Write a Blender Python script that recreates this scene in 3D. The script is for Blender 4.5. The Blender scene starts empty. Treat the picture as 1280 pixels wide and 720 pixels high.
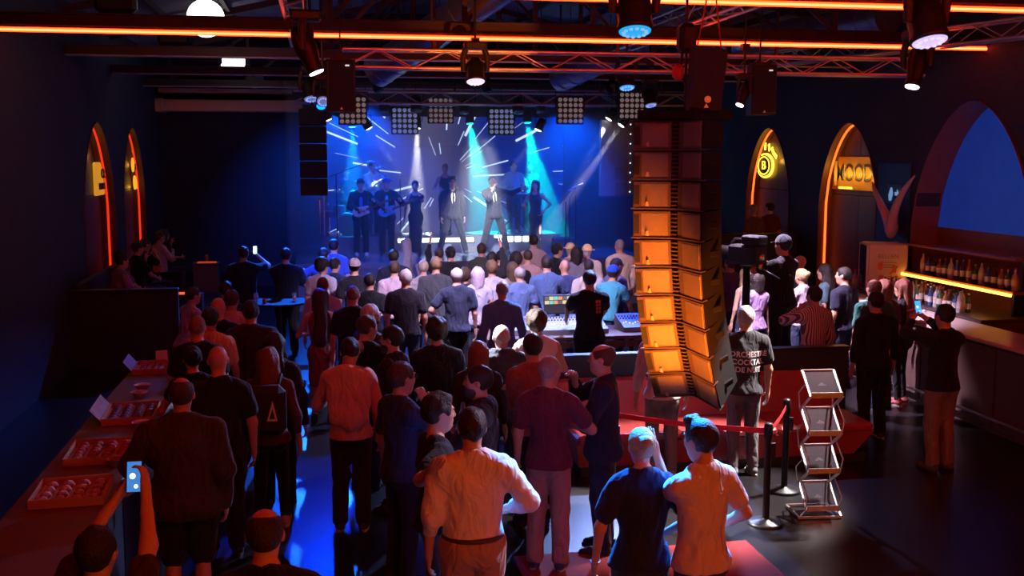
import bpy, math, random
import numpy as np
from mathutils import Vector, Matrix
random.seed(7); RNG = np.random.RandomState(7)
SC = bpy.context.scene; COL = SC.collection
R = math.radians

# ---------------------------------------------------------------- camera, world, exposure
F_PX = 1320.0; CAM_H = 3.35; PITCH = math.atan(165/1320); YAW = math.atan(240/1320)
cd = bpy.data.cameras.new('camera'); cam = bpy.data.objects.new('camera', cd); COL.objects.link(cam)
cd.sensor_width = 36; cd.lens = F_PX/1280*36; cd.clip_start = .05; cd.clip_end = 200
cam.location = (0, 0, CAM_H); cam.rotation_euler = (R(90)-PITCH, 0, -YAW); SC.camera = cam
w = bpy.data.worlds.new('world'); SC.world = w; w.use_nodes = True
w.node_tree.nodes['Background'].inputs[0].default_value = (.08, .06, .19, 1)
w.node_tree.nodes['Background'].inputs[1].default_value = .03
vs = SC.view_settings; vs.view_transform = 'Standard'; vs.look = 'None'; vs.gamma = 1; vs.use_curve_mapping = False
vs.exposure = 0.0
SC.cycles.max_bounces = 5; SC.cycles.diffuse_bounces = 2; SC.cycles.glossy_bounces = 3; SC.cycles.transmission_bounces = 4
SC.cycles.transparent_max_bounces = 6; SC.cycles.volume_bounces = 0
SC.cycles.sample_clamp_indirect = 3; SC.cycles.sample_clamp_direct = 0
SC.cycles.caustics_reflective = False; SC.cycles.caustics_refractive = False

def spot(name, loc, target, color, power, angle, blend=.4, size=.08, parent=None):
    l = bpy.data.lights.new(name, 'SPOT'); l.color = color; l.energy = power; l.spot_size = R(angle); l.spot_blend = blend
    l.shadow_soft_size = size
    o = bpy.data.objects.new(name, l); COL.objects.link(o)
    d = Vector(target)-Vector(loc)
    o.location = loc; o.rotation_euler = d.to_track_quat('-Z', 'Y').to_euler()
    return o

# ---------------------------------------------------------------- photo pixel -> direction -> point on a known plane
_RM = Matrix.Rotation(-YAW, 3, 'Z') @ Matrix.Rotation(R(90)-PITCH, 3, 'X')
def ray(u, v): return _RM @ Vector(((u-640)/F_PX, -(v-360)/F_PX, -1))
def _hit(d, i, val): t = (val-(0, 0, CAM_H)[i])/d[i]; return Vector((0, 0, CAM_H))+d*t
def PZ(u, v, z=0.): return _hit(ray(u, v), 2, z)
def PY(u, v, y): return _hit(ray(u, v), 1, y)
def PX(u, v, x): return _hit(ray(u, v), 0, x)

# ---------------------------------------------------------------- materials
MATS = {}
def mat(key, col=(.5, .5, .5), rough=.6, metal=0., emit=None, estr=1., bump=0., bscale=40., spec=.5, alpha=1., trans=0., var=0., vscale=8., sheen=0.):
    if key in MATS: return MATS[key]
    m = bpy.data.materials.new(key); m.use_nodes = True; MATS[key] = m
    nt = m.node_tree; b = nt.nodes['Principled BSDF']
    b.inputs['Base Color'].default_value = (*col, 1); b.inputs['Roughness'].default_value = rough; b.inputs['Metallic'].default_value = metal
    b.inputs['Specular IOR Level'].default_value = spec; b.inputs['Alpha'].default_value = alpha
    b.inputs['Transmission Weight'].default_value = trans; b.inputs['Sheen Weight'].default_value = sheen
    if emit: b.inputs['Emission Color'].default_value = (*emit, 1); b.inputs['Emission Strength'].default_value = estr
    if bump or var:
        mp = None
        tc = nt.nodes.new('ShaderNodeTexCoord'); nz = nt.nodes.new('ShaderNodeTexNoise')
        nz.inputs['Scale'].default_value = bscale if bump else vscale; nz.inputs['Detail'].default_value = 3
        nt.links.new(tc.outputs['Object'], nz.inputs['Vector'])
        if bump:
            bp = nt.nodes.new('ShaderNodeBump'); bp.inputs['Strength'].default_value = bump; bp.inputs['Distance'].default_value = .02
            nt.links.new(nz.outputs['Fac'], bp.inputs['Height']); nt.links.new(bp.outputs['Normal'], b.inputs['Normal'])
        if var:
            n2 = nt.nodes.new('ShaderNodeTexNoise'); n2.inputs['Scale'].default_value = vscale; n2.inputs['Detail'].default_value = 4
            nt.links.new(tc.outputs['Object'], n2.inputs['Vector'])
            mx = nt.nodes.new('ShaderNodeMix'); mx.data_type = 'RGBA'
            mx.inputs['A'].default_value = (*[c*(1-var) for c in col], 1); mx.inputs['B'].default_value = (*[min(1, c*(1+var)) for c in col], 1)
            nt.links.new(n2.outputs['Fac'], mx.inputs['Factor']); nt.links.new(mx.outputs['Result'], b.inputs['Base Color'])
    return m
def glow(key, col, s): return mat(key, (.02, .02, .02), .5, emit=col, estr=s)
def cloth(c):
    k = 'cloth_%02x%02x%02x' % tuple(int(min(1, x)**.4545*255) for x in c)
    if k in MATS: return MATS[k]
    m = mat(k, c, .92, bump=1., bscale=6.5, spec=.15, var=.12, vscale=5, sheen=.08); nt = m.node_tree
    bp = [n for n in nt.nodes if n.type == 'BUMP'][0]; nz = bp.inputs['Height'].links[0].from_node; bp.inputs['Distance'].default_value = .035; nz.inputs['Distortion'].default_value = 1.4; nz.inputs['Detail'].default_value = 2
    mp = nt.nodes.new('ShaderNodeMapping'); mp.inputs['Scale'].default_value = (1.5, 1.5, .8); mp.inputs['Rotation'].default_value = (.5, .4, 0)
    tc = [n for n in nt.nodes if n.type == 'TEX_COORD'][0]; nt.links.new(tc.outputs['Object'], mp.inputs['Vector']); nt.links.new(mp.outputs['Vector'], nz.inputs['Vector'])
    return m
BLK = mat('black_paint', (.012, .011, .013), .55, bump=.05)
BLKM = mat('black_metal', (.018, .017, .02), .38, metal=.4)
GRYM = mat('grey_metal', (.32, .32, .35), .35, metal=.9, var=.15)
SILV = mat('silver_metal', (.62, .6, .62), .3, metal=.95)
WHT = mat('white_paint', (.72, .7, .68), .5)

# ---------------------------------------------------------------- objects
def tag(o, label=None, cat=None, group=None, kind=None):
    if label: o['label'] = label
    if cat: o['category'] = cat
    if group: o['group'] = group
    if kind: o['kind'] = kind
    return o
def empty(name, loc=(0, 0, 0), rz=0., label=None, cat=None, group=None):
    o = bpy.data.objects.new(name, None); COL.objects.link(o); o.location = loc; o.rotation_euler = (0, 0, rz); o.empty_display_size = .1
    return tag(o, label, cat, group)
def obj_from(name, me, m=None, parent=None):
    if m is not None: me.materials.append(m)
    o = bpy.data.objects.new(name, me); COL.objects.link(o); o.parent = parent
    return o
def link(name, me, parent=None, loc=(0, 0, 0), rot=(0, 0, 0), scale=(1, 1, 1)):
    o = bpy.data.objects.new(name, me); COL.objects.link(o); o.parent = parent; o.location = loc; o.rotation_euler = rot; o.scale = scale
    return o
def copy_tree(o, parent=None):
    c = o.copy(); COL.objects.link(c); c.parent = parent
    for ch in [x for x in bpy.data.objects if x.parent == o]: copy_tree(ch, c)
    return c
def quads(name, V, Fq, smooth=True):
    me = bpy.data.meshes.new(name); n = len(Fq); k = Fq.shape[1]
    me.vertices.add(len(V)); me.vertices.foreach_set('co', np.ascontiguousarray(V, np.float32).ravel())
    me.loops.add(n*k); me.loops.foreach_set('vertex_index', np.ascontiguousarray(Fq, np.int32).ravel())
    me.polygons.add(n); me.polygons.foreach_set('loop_start', np.arange(0, n*k, k, dtype=np.int32))
    if smooth: me.polygons.foreach_set('use_smooth', np.ones(n, bool))
    me.update(calc_edges=True); return me

class MB:
    """collects shapes into one mesh"""
    def __init__(s): s.v = []; s.f = []; s.s = []
    def add(s, V, Fs, sm=False):
        o = len(s.v); s.v += [tuple(x) for x in V]; s.f += [tuple(i+o for i in f) for f in Fs]; s.s += [sm]*len(Fs); return s
    def box(s, c, size, M=None, bev=0.):
        x, y, z = [q/2 for q in size]
        if bev > 0:
            b = min(bev, x*.9, y*.9, z*.9); V = []
            for sx in (-1, 1):
                for sy in (-1, 1):
                    for sz in (-1, 1):
                        V += [(sx*x, sy*(y-b), sz*(z-b)), (sx*(x-b), sy*y, sz*(z-b)), (sx*(x-b), sy*(y-b), sz*z)]
            I = lambda sx, sy, sz, k: ((sx > 0)*4+(sy > 0)*2+(sz > 0))*3+k
            Fs = []
            for a in (-1, 1):
                Fs.append([I(a, -1, -1, 0), I(a, 1, -1, 0), I(a, 1, 1, 0), I(a, -1, 1, 0)][::a])
                Fs.append([I(-1, a, -1, 1), I(-1, a, 1, 1), I(1, a, 1, 1), I(1, a, -1, 1)][::a])
                Fs.append([I(-1, -1, a, 2), I(1, -1, a, 2), I(1, 1, a, 2), I(-1, 1, a, 2)][::a])
                for b2 in (-1, 1):
                    q = a*b2
                    Fs.append([I(a, b2, -1, 0), I(a, b2, -1, 1), I(a, b2, 1, 1), I(a, b2, 1, 0)][::q])
                    Fs.append([I(a, -1, b2, 0), I(a, 1, b2, 0), I(a, 1, b2, 2), I(a, -1, b2, 2)][::q])
                    Fs.append([I(-1, a, b2, 1), I(-1, a, b2, 2), I(1, a, b2, 2), I(1, a, b2, 1)][::q])
                    for c2 in (-1, 1): Fs.append([I(a, b2, c2, 0), I(a, b2, c2, 1), I(a, b2, c2, 2)][::a*b2*c2])
        else:
            V = [(sx*x, sy*y, sz*z) for sx in (-1, 1) for sy in (-1, 1) for sz in (-1, 1)]
            Fs = [(0, 1, 3, 2), (4, 6, 7, 5), (0, 4, 5, 1), (2, 3, 7, 6), (0, 2, 6, 4), (1, 5, 7, 3)]
        V = [Vector(q) for q in V]
        if M is not None: V = [M @ q for q in V]
        return s.add([q+Vector(c) for q in V], Fs)
    def bar(s, a, b, w, h=None, up=(0, 0, 1)):
        a, b = Vector(a), Vector(b); d = b-a; L = d.length; d.normalize()
        u = Vector(up)
        if abs(d.dot(u)) > .98: u = Vector((0, 1, 0))
        x = d.cross(u).normalized(); z = x.cross(d)
        M = Matrix((x, d, z)).transposed()
        return s.box((a+b)/2, (w, L, h or w), M)
    def tube(s, pts, r, n=8, caps=True, sm=True):
        P = [Vector(p) for p in pts]; rs = r if hasattr(r, '__len__') else [r]*len(P)
        V = []; prev = None
        for i, p in enumerate(P):
            d = (P[min(i+1, len(P)-1)]-P[max(i-1, 0)]).normalized()
            if prev is None:
                u = Vector((0, 0, 1)) if abs(d.z) < .9 else Vector((1, 0, 0)); x = d.cross(u).normalized()
            else: x = (prev-d*prev.dot(d)).normalized()
            prev = x; y = d.cross(x)
            V += [p+x*(rs[i]*math.cos(2*math.pi*k/n))+y*(rs[i]*math.sin(2*math.pi*k/n)) for k in range(n)]
        Fs = [(i*n+k, i*n+(k+1) % n, (i+1)*n+(k+1) % n, (i+1)*n+k) for i in range(len(P)-1) for k in range(n)]
        s.add(V, Fs, sm)
        if caps: s.add(V[:n], [tuple(range(n))[::-1]]); s.add(V[-n:], [tuple(range(n))])
        return s
    def lathe(s, prof, c=(0, 0, 0), n=20, M=None, sm=True):
        V = []
        for r, z in prof: V += [Vector((r*math.cos(2*math.pi*k/n), r*math.sin(2*math.pi*k/n), z)) for k in range(n)]
        if M is not None: V = [M @ q for q in V]
        V = [q+Vector(c) for q in V]; m = len(prof)
        Fs = [(i*n+k, i*n+(k+1) % n, (i+1)*n+(k+1) % n, (i+1)*n+k) for i in range(m-1) for k in range(n)]
        s.add(V, Fs, sm); s.add(V[:n], [tuple(range(n))[::-1]]); s.add(V[-n:], [tuple(range(n))]); return s
    def prism(s, pts, ext, sm=False):
        """polygon (3-D points) extruded by the vector ext"""
        n = len(pts); a = [Vector(p) for p in pts]; b = [p+Vector(ext) for p in a]
        return s.add(a+b, [tuple(range(n))[::-1], tuple(range(n, 2*n))]+[(i, (i+1) % n, n+(i+1) % n, n+i) for i in range(n)], sm)
    def mesh(s, name):
        me = bpy.data.meshes.new(name); me.from_pydata(s.v, [], s.f)
        me.polygons.foreach_set('use_smooth', s.s); me.update(); return me
    def build(s, name, m, parent=None, kind=None):
        o = obj_from(name, s.mesh(name), m, parent)
        if kind: o['kind'] = kind
        return o
def rot_to(d, up=(0, 0, 1)):
    """matrix whose local -Z... z axis points along d"""
    return Vector(d).to_track_quat('Z', 'Y').to_matrix()
def text(name, body, size, m, parent, loc, rot, extrude=.004, align='CENTER', space=1., bold=0., sx=1.):
    c = bpy.data.curves.new(name, 'FONT'); c.body = body; c.size = size; c.extrude = extrude; c.align_x = align; c.align_y = 'CENTER'
    c.space_character = space; c.offset = bold
    o = bpy.data.objects.new(name, c); COL.objects.link(o); dg = bpy.context.evaluated_depsgraph_get()
    me = bpy.data.meshes.new_from_object(o.evaluated_get(dg)); bpy.data.objects.remove(o)
    me.materials.clear(); q = obj_from(name, me, m, parent); q.location = loc; q.rotation_euler = rot; q.scale = (sx, 1, 1)
    return q
# ================================================================ the hall
XL, XR, YB, YF, ZS = -3.9, 9.5, 28.0, -2.6, 1.05            # left/right wall, back wall, wall behind the camera, stage height
def struct(name, m, mb, parent=None): return mb.build(name, m, parent, None if parent else 'structure')
fl = mat('floor_black_resin', (.011, .0105, .012), .28, bump=.04, bscale=3, var=.35, vscale=1.3, spec=.35)
struct('floor', fl, MB().box(((XL+XR)/2, (YB+YF)/2, -.05), (XR-XL+.6, YB-YF+.6, .1)))
WALLM = mat('wall_dark_plaster', (.028, .022, .035), .75, bump=.5, bscale=22, var=.2)
BACKM = mat('back_drape', (.02, .016, .026), .9, bump=.2, bscale=6)
struct('wall_back', BACKM, MB().box(((XL+XR)/2, YB+.1, 3.5), (XR-XL+.6, .2, 7.)))
struct('wall_front', WALLM, MB().box(((XL+XR)/2, YF-.1, 3.5), (XR-XL+.6, .2, 7.)))
EAVE, RIDGE, XC = 5.75, 7.3, (XL+XR)/2
CEILM = mat('ceiling_panel', (.20, .19, .27), .7, bump=.15, bscale=4, var=.25, vscale=1.2)
cm = MB()
for a, b in (((XL-.3, EAVE), (XC, RIDGE)), ((XC, RIDGE), (XR+.3, EAVE))):
    cm.prism([(a[0], YF, a[1]), (b[0], YF, b[1]), (b[0], YB+.2, b[1]), (a[0], YB+.2, a[1])], (0, 0, .12))
ceil = struct('ceiling', CEILM, cm)
pm = MB(); L = math.hypot(XC-XL, RIDGE-EAVE)                 # purlins under the roof sheets
pl = MB().box((0, 0, 0), (.07, YB-YF, .12)).mesh('purlin'); pl.materials.append(mat('steel_purple', (.05, .04, .06), .5, metal=.3))
for k in range(1, 12):
    x = XL+(XR-XL)*k/12; z = EAVE+(RIDGE-EAVE)*(1-abs(x-XC)/(XC-XL))-.07
    if k != 6: link('purlin', pl, ceil, (x, (YB+YF)/2, z))

def arch_z(t, zs, hg): return zs+hg*max(0., 1-abs(t)**1.75)**.62
def arch_wall(name, X, sgn, arches, depth):
    """side wall with pointed openings; sgn=+1: the room lies at smaller x"""
    mb = MB(); ys = [YF]
    TOPZ = 7.0
    def strip(y0, y1, z0a, z0b):
        p = [(X, y0, z0a), (X, y1, z0b), (X, y1, TOPZ), (X, y0, TOPZ)]
        mb.prism(p if sgn > 0 else p[::-1], (sgn*depth, 0, 0))
    cur = YF
    for (y0, y1, zs, hg) in sorted(arches):
        strip(cur, y0, 0, 0); n = 20
        for i in range(n):
            a, b = y0+(y1-y0)*i/n, y0+(y1-y0)*(i+1)/n
            strip(a, b, arch_z(2*i/n-1, zs, hg), arch_z(2*(i+1)/n-1, zs, hg))
        cur = y1
    strip(cur, YB, 0, 0)
    return struct(name, WALLM, mb)
def on(u, v, X): return PX(u, v, X)
A1 = (on(987, 250, XR).y, on(933, 250, XR).y); A2 = (on(1097, 250, XR).y, on(1024, 250, XR).y)
A3y = on(1141, 260, XR).y; A3 = (A3y-3.0, A3y)
L1 = (on(104, 250, XL).y, on(143, 250, XL).y); L2 = (on(154, 250, XL).y, on(181, 250, XL).y)
zap = on(1060, 152, XR).z
RA = [(*A1, zap-1.45, 1.45), (*A2, zap-1.45, 1.45), (*A3, zap-1.75, 1.95)]; LA = [(*L1, zap-1.5, 1.5), (*L2, zap-1.5, 1.5)]
wall_r = arch_wall('wall_right', XR, 1, RA, .42); wall_l = arch_wall('wall_left', XL, -1, LA, .42)
PANM = mat('arch_panel', (.055, .035, .05), .5, bump=.1, bscale=8, var=.15)
NEON = mat('neon_orange', (.02, .01, .01), .4, emit=(1., .10, .012), estr=3.2)
NEOND = mat('neon_dim', (.05, .01, .01), .4, emit=(1., .035, .008), estr=.9)
LINER = mat('arch_liner', (.10, .03, .025), .5)
SIGNY = mat('sign_yellow', (.3, .2, .02), .5, emit=(1., .55, .03), estr=5.)
SIGNB = mat('sign_black', (.01, .008, .006), .4)
def niche(n, X, sgn, a, side):
    y0, y1, zs, hg = a; w_ = wall_r if sgn > 0 else wall_l
    xb = X+sgn*.24; ym = (y0+y1)/2
    for (ya, yb) in ((y0, ym-.006), (ym+.006, y1)):          # two tall leaves above, two below a rail
        for (za, zb) in ((0, 2.62), (2.635, None)):
            p = []
            if zb is None:
                m_ = 12; p = [(xb, ya, za), (xb, yb, za)]+[(xb, yb+(ya-yb)*i/m_, arch_z(2*((yb+(ya-yb)*i/m_)-y0)/(y1-y0)-1, zs, hg)) for i in range(m_+1)]
            else: p = [(xb, ya, za), (xb, yb, za), (xb, yb, zb), (xb, ya, zb)]
            MB().prism(p if sgn < 0 else p[::-1], (sgn*.05, 0, 0)).build('panel', PANM, w_)
    # lining of the opening and the light tube in it
    def outline(x, ins):
        n_ = 26; P = [(x, y0+ins, .02)]
        for i in range(n_+1):
            t = 2*i/n_-1; yy = (y0+y1)/2+(y1-y0)/2*t*(1-2*ins/(y1-y0)); P.append((x, yy, arch_z(t, zs, hg)-ins))
        P.append((x, y1-ins, .02)); return P
    li = MB(); a_ = outline(X-sgn*.02, .006); b_ = outline(X+sgn*.24, .006); k = len(a_)
    a2 = outline(X-sgn*.02, .03); b2 = outline(X+sgn*.24, .03)
    li.add(a_+b_, [(i, i+1, k+i+1, k+i) for i in range(k-1)], True); li.add(a2+b2, [(i, k+i, k+i+1, i+1) for i in range(k-1)], True); li.add(a_+a2, [(i, k+i, k+i+1, i+1) for i in range(k-1)])
    li.build('arch_liner', LINER, w_)
    tb = empty('neon_tube', (X+sgn*.2, ym, 0), 0, side, 'light', 'neon arch outlines')
    P = [(p[0]-X-sgn*.2, p[1]-ym, p[2]) for p in outline(X+sgn*.12, .05)]
    MB().tube(P, .022, 8).build('tube', NEON if sgn > 0 else NEOND, tb)
    MB().tube([(q[0]+sgn*.0, q[1]*1.012, q[2]+.028) for q in P[1:-1]], .03, 6).build('channel', mat('neon_channel', (.2, .05, .02), .5), tb)
niche(1, XR, 1, RA[0], 'orange neon tube outlining the arched niche with the round emblem sign')
niche(2, XR, 1, RA[1], 'orange neon tube outlining the arched niche with the four-letter sign')
niche(3, XL, -1, LA[0], 'red neon tube outlining the arched niche with the lettered yellow sign')
niche(4, XL, -1, LA[1], 'red neon tube outlining the arched niche with the blossom-shaped yellow sign')
# ---- bar niche (third opening): deep liner, blue backdrop
y0, y1, zs, hg = RA[2]
dl = MB(); out = []
for dx in (-.03, .46):
    n_ = 30; P = [(XR+dx, y0+.01, 0)]+[(XR+dx, (y0+y1)/2+(y1-y0)/2*.994*(2*i/n_-1), arch_z(2*i/n_-1, zs, hg)-.012) for i in range(n_+1)]+[(XR+dx, y1-.01, 0)]; out.append(P)
k = len(out[0]); dl.add(out[0]+out[1], [(i, k+i, k+i+1, i+1) for i in range(k-1)], True)
sh_ = dl.build('arch_liner', mat('bar_arch_wood', (.23, .085, .05), .45, var=.2), wall_r)
MB().box((XR+.49, (y0+y1)/2, 1.1), (.06, y1-y0+.1, 2.2)).build('arch_back_lower', mat('bar_arch_wood'), wall_r)
MB().box((XR+.5, (y0+y1)/2, 3.45), (.06, y1-y0+.1, 2.5)).build('arch_back', mat('bar_back_blue', (.02, .06, .25), .4, emit=(.01, .06, .5), estr=.3, var=.4, vscale=4), wall_r)

# ---- steel roof trusses (bottom chords seen edge-on, webs above)
STEEL = mat('steel_beam', (.055, .035, .05), .45, metal=.5, bump=.05)
BY = [2.9, 6.6, 10.4, 14.1, 18.0, 21.8, 25.6]; ZB = 4.88
def zroof(x): return EAVE+(RIDGE-EAVE)*(1-abs(x-XC)/(XC-XL))
for i, y in enumerate(BY):
    tr = tag(empty('roof_beam', (XC, y, ZB)), kind='structure')
    c = MB().box((0, 0, .135), (XR-XL, .012, .14)).box((0, 0, .21), (XR-XL, .14, .014)); c.build('bottom_chord', STEEL, tr); MB().box((0, 0, .056), (XR-XL, .15, .022), bev=.004).build('lower_flange', mat('flange_lit_purple', (.55, .46, .58), .4, metal=.2), tr)  # flange paler and more purple than the web: stage light put into its colour
    for s in (-1, 1):
        MB().bar((s*(XC-XL), 0, EAVE-ZB-.12), (0, 0, RIDGE-ZB-.12), .12, .12).build('rafter', STEEL, tr)
    xs = np.linspace(XL+.6, XR-.6, 8)
    for j, x in enumerate(xs):
        if x < -.3 and 14 < y < 22: continue
        MB().bar((x-XC, 0, .2), (x-XC, 0, zroof(x)-ZB-.15), .07).build('strut', STEEL, tr)
        if j < 7:
            x2 = xs[j+1]; a, b = ((x, .2), (x2, zroof(x2)-ZB-.18)) if x < XC else ((x, zroof(x)-ZB-.18), (x2, .2))
            MB().bar((a[0]-XC, 0, a[1]), (b[0]-XC, 0, b[1]), .06).build('brace', STEEL, tr)
    for (uu, vv, yy) in ((146, 27, 14.1), (218, 64, 18.0), (262, 99, 21.8)):
        if yy == y: q_ = PY(uu, vv, y); MB().box((q_.x-XC, 0, .36), (.5, .16, .26), bev=.05).build('junction_box', BLK, tr)
LEDC = mat('led_tube_core', (.1, .03, .01), .4, emit=(1., .36, .13), estr=2.4)
LEDG = mat('led_tube_red', (.1, .01, .01), .4, emit=(1., .022, .002), estr=14.)
LEDG2 = mat('led_tube_red_strong', (.1, .01, .01), .4, emit=(1., .022, .002), estr=24.)
LEDR = mat('led_profile_red', (.5, .05, .02), .4)
def led(y, x0, x1, label):
    o = empty('led_tube', ((x0+x1)/2, y-.09, ZB), 0, label, 'light', 'orange light tubes on the roof beams'); L_ = x1-x0
    MB().box((0, 0, 0), (L_, .03, .056), bev=.01).build('diffuser', LEDG if y > 9 else LEDG2, o); MB().box((0, -.012, -.004), (L_, .012, .026), bev=.004).build('core', LEDC, o)
    MB().box((0, .03, .036), (L_, .09, .016)).build('profile', LEDR, o)
led(14.1, XL+.02, XR-.02, 'long orange light tube along the roof beam above the lattice truss and globe lamp')
led(10.4, XL+.02, XR-.02, 'orange light tube along the roof beam above the black hoist bag')
led(6.6, XL+.02, XR-.02, 'orange light tube along the roof beam over the food counter')
led(2.9, XL+.02, XR-.02, 'orange light tube along the roof beam over the balcony end')

# ---- balcony the photograph is taken from, with an unseen tube added for orange light below the rail
struct('floor_balcony', mat('balcony_concrete', (.12, .11, .11), .8), MB().box((XC, (YF+.7)/2, 1.62), (XR-XL-.02, .7-YF-.02, .2)))
o = empty('led_tube', (XC, .75, 1.75), 0, 'added orange light tube along the balcony edge', 'light', 'orange light tubes on the roof beams')
MB().box((1.2, 0, 0), (7.5, .05, .10), bev=.015).build('diffuser', mat('added_tube_orange', (.1, .03, .01), .4, emit=(1., .15, .02), estr=46.), o)
# ---- stage
STM = mat('stage_deck', (.10, .11, .14), .25, bump=.05, bscale=12, var=.2)
SKM = mat('stage_skirt', (.075, .075, .09), .8, bump=.2, bscale=15)
SX0, SX1, SY0 = -.55, 7.4, 23.05
st = struct('floor_stage', STM, MB().box(((SX0+SX1)/2, (SY0+YB)/2, ZS-.06), (SX1-SX0, YB-SY0, .12)))
for k in range(8):
    x0 = SX0+(SX1-SX0)*k/8; MB().box((x0+(SX1-SX0)/16, SY0+.03, (ZS-.12)/2), ((SX1-SX0)/8-.012, .04, ZS-.13)).build('skirt_panel', SKM, st)
RX0, RX1, RY = PY(402, 280, 25.2).x, PY(700, 280, 25.2).x, 25.2
rs = struct('floor_riser', STM, MB().box(((RX0+RX1)/2, RY+.75, ZS+.2), (RX1-RX0, 1.5, .4)))
a, b = PY(497, 289, RY), PY(592, 289, RY)
o = empty('led_batten', ((a.x+b.x)/2, RY-.03, ZS+.3), 0, 'white light batten along the riser behind the singers', 'light')
MB().box((0, 0, 0), (b.x-a.x, .05, .10), bev=.012).build('diffuser', glow('batten_white', (.75, .85, 1), 6.), o)
MB().box((0, .03, 0), (b.x-a.x+.06, .02, .14)).build('housing', BLKM, o)
a, b = PY(622, 292, RY), PY(662, 292, RY)
o = empty('led_batten', ((a.x+b.x)/2, RY-.03, ZS+.3), 0, 'short white light batten by the legs of the singer with spread legs', 'light')
for k in range(4): MB().box(((k-1.5)*(b.x-a.x)/4, 0, 0), ((b.x-a.x)/4-.04, .05, .13), bev=.012).build('diffuser', glow('batten_white', (.75, .85, 1), 6.), o)
MB().box((0, .03, 0), (b.x-a.x+.06, .02, .16)).build('housing', BLKM, o)

# ---- LED wall behind the band: procedural picture of white streaks bursting out of a blue field
LY = 26.85
a, b = PY(408, 145, LY), PY(703, 292, LY); cx, cz = PY(555, 222, LY).x, PY(555, 222, LY).z
lw = empty('led_wall', ((a.x+b.x)/2, LY, b.z), 0, 'large blue video wall showing white streaks bursting from its centre', 'video wall')
lm = bpy.data.materials.new('video_picture'); lm.use_nodes = True; nt = lm.node_tree; nt.nodes.clear(); N = nt.nodes.new; K = nt.links.new
out_ = N('ShaderNodeOutputMaterial'); em = N('ShaderNodeEmission'); K(em.outputs[0], out_.inputs[0])
tc = N('ShaderNodeTexCoord'); sp = N('ShaderNodeSeparateXYZ'); K(tc.outputs['Object'], sp.inputs[0])
def math_(op, a, b=None, c=None):
    n = N('ShaderNodeMath'); n.operation = op
    for i, q in enumerate((a, b, c)):
        if q is None: continue
        if isinstance(q, (int, float)): n.inputs[i].default_value = q
        else: K(q, n.inputs[i])
    return n.outputs[0]
X_, Z_ = sp.outputs[0], sp.outputs[2]
ang = math_('ARCTAN2', Z_, X_); rad = math_('SQRT', math_('ADD', math_('MULTIPLY', X_, X_), math_('MULTIPLY', Z_, Z_)))
mask = None
for nsec, seed, wid, thr in ((30, 3.1, .13, .60), (57, 8.7, .10, .665)):
    u_ = math_('MULTIPLY', math_('ADD', ang, 3.2), nsec/6.2832); cell = math_('FLOOR', u_); fr = math_('ABSOLUTE', math_('SUBTRACT', math_('FRACT', u_), .5))
    wn = N('ShaderNodeTexWhiteNoise'); wn.noise_dimensions = '1D'; K(math_('ADD', cell, seed), wn.inputs['W']); rnd = wn.outputs['Value']
    nz = N('ShaderNodeTexNoise'); nz.noise_dimensions = '1D'; nz.inputs['Scale'].default_value = 1.; nz.inputs['Detail'].default_value = 0
    K(math_('ADD', math_('MULTIPLY', rad, .85), math_('MULTIPLY', rnd, 57.3)), nz.inputs['W'])
    on_ = math_('GREATER_THAN', nz.outputs['Fac'], math_('ADD', math_('ADD', thr-.085, math_('MULTIPLY', rnd, .08)), math_('MULTIPLY', math_('ABSOLUTE', math_('SINE', ang)), .075)))
    thin = math_('LESS_THAN', math_('MULTIPLY', fr, rad), math_('ADD', .03, math_('MULTIPLY', rnd, wid)))
    mk = math_('MULTIPLY', math_('MULTIPLY', on_, thin), math_('GREATER_THAN', rad, .6))
    mask = mk if mask is None else math_('MAXIMUM', mask, mk)
cr = N('ShaderNodeValToRGB'); cr.color_ramp.elements[0].color = (.15, .14, .33, 1); cr.color_ramp.elements[0].position = .0
cr.color_ramp.elements[1].color = (.002, .018, .34, 1); cr.color_ramp.elements[1].position = 1.
e_ = cr.color_ramp.elements.new(.33); e_.color = (.06, .06, .27, 1); e_ = cr.color_ramp.elements.new(.55); e_.color = (.003, .03, .42, 1)
nz2 = N('ShaderNodeTexNoise'); nz2.inputs['Scale'].default_value = .9; K(tc.outputs['Object'], nz2.inputs['Vector'])
K(math_('ADD', math_('MULTIPLY', math_('ABSOLUTE', math_('ADD', X_, .45)), .36), math_('MULTIPLY', math_('SUBTRACT', nz2.outputs['Fac'], .5), .3)), cr.inputs['Fac'])
mx = N('ShaderNodeMix'); mx.data_type = 'RGBA'; K(mask, mx.inputs['Factor']); K(cr.outputs['Color'], mx.inputs['A']); mx.inputs['B'].default_value = (1.3, 1.7, 2.3, 1)
K(mx.outputs['Result'], em.inputs['Color']); em.inputs['Strength'].default_value = .62
LWW, LWH = b.x-a.x, a.z-b.z
pw, ph = LWW/6, LWH/4                                        # 24 tiles; the picture is centred on one point through an offset mesh origin
for i in range(6):
    for j in range(4):
        x0 = a.x+pw*i; z0 = b.z+ph*j
        t = MB().box((x0+pw/2-cx, 0, z0+ph/2-cz), (pw-.004, .06, ph-.004)).build('screen_tile', lm, lw)
        t.location = (cx-(a.x+b.x)/2, 0, cz-b.z)
MB().box((0, .09, LWH/2), (LWW+.1, .1, LWH+.1)).box((-LWW/2+.2, .1, -(b.z-ZS)/2), (.12, .1, b.z-ZS)).box((LWW/2-.2, .1, -(b.z-ZS)/2), (.12, .1, b.z-ZS)).build('support_frame', BLKM, lw)
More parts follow.
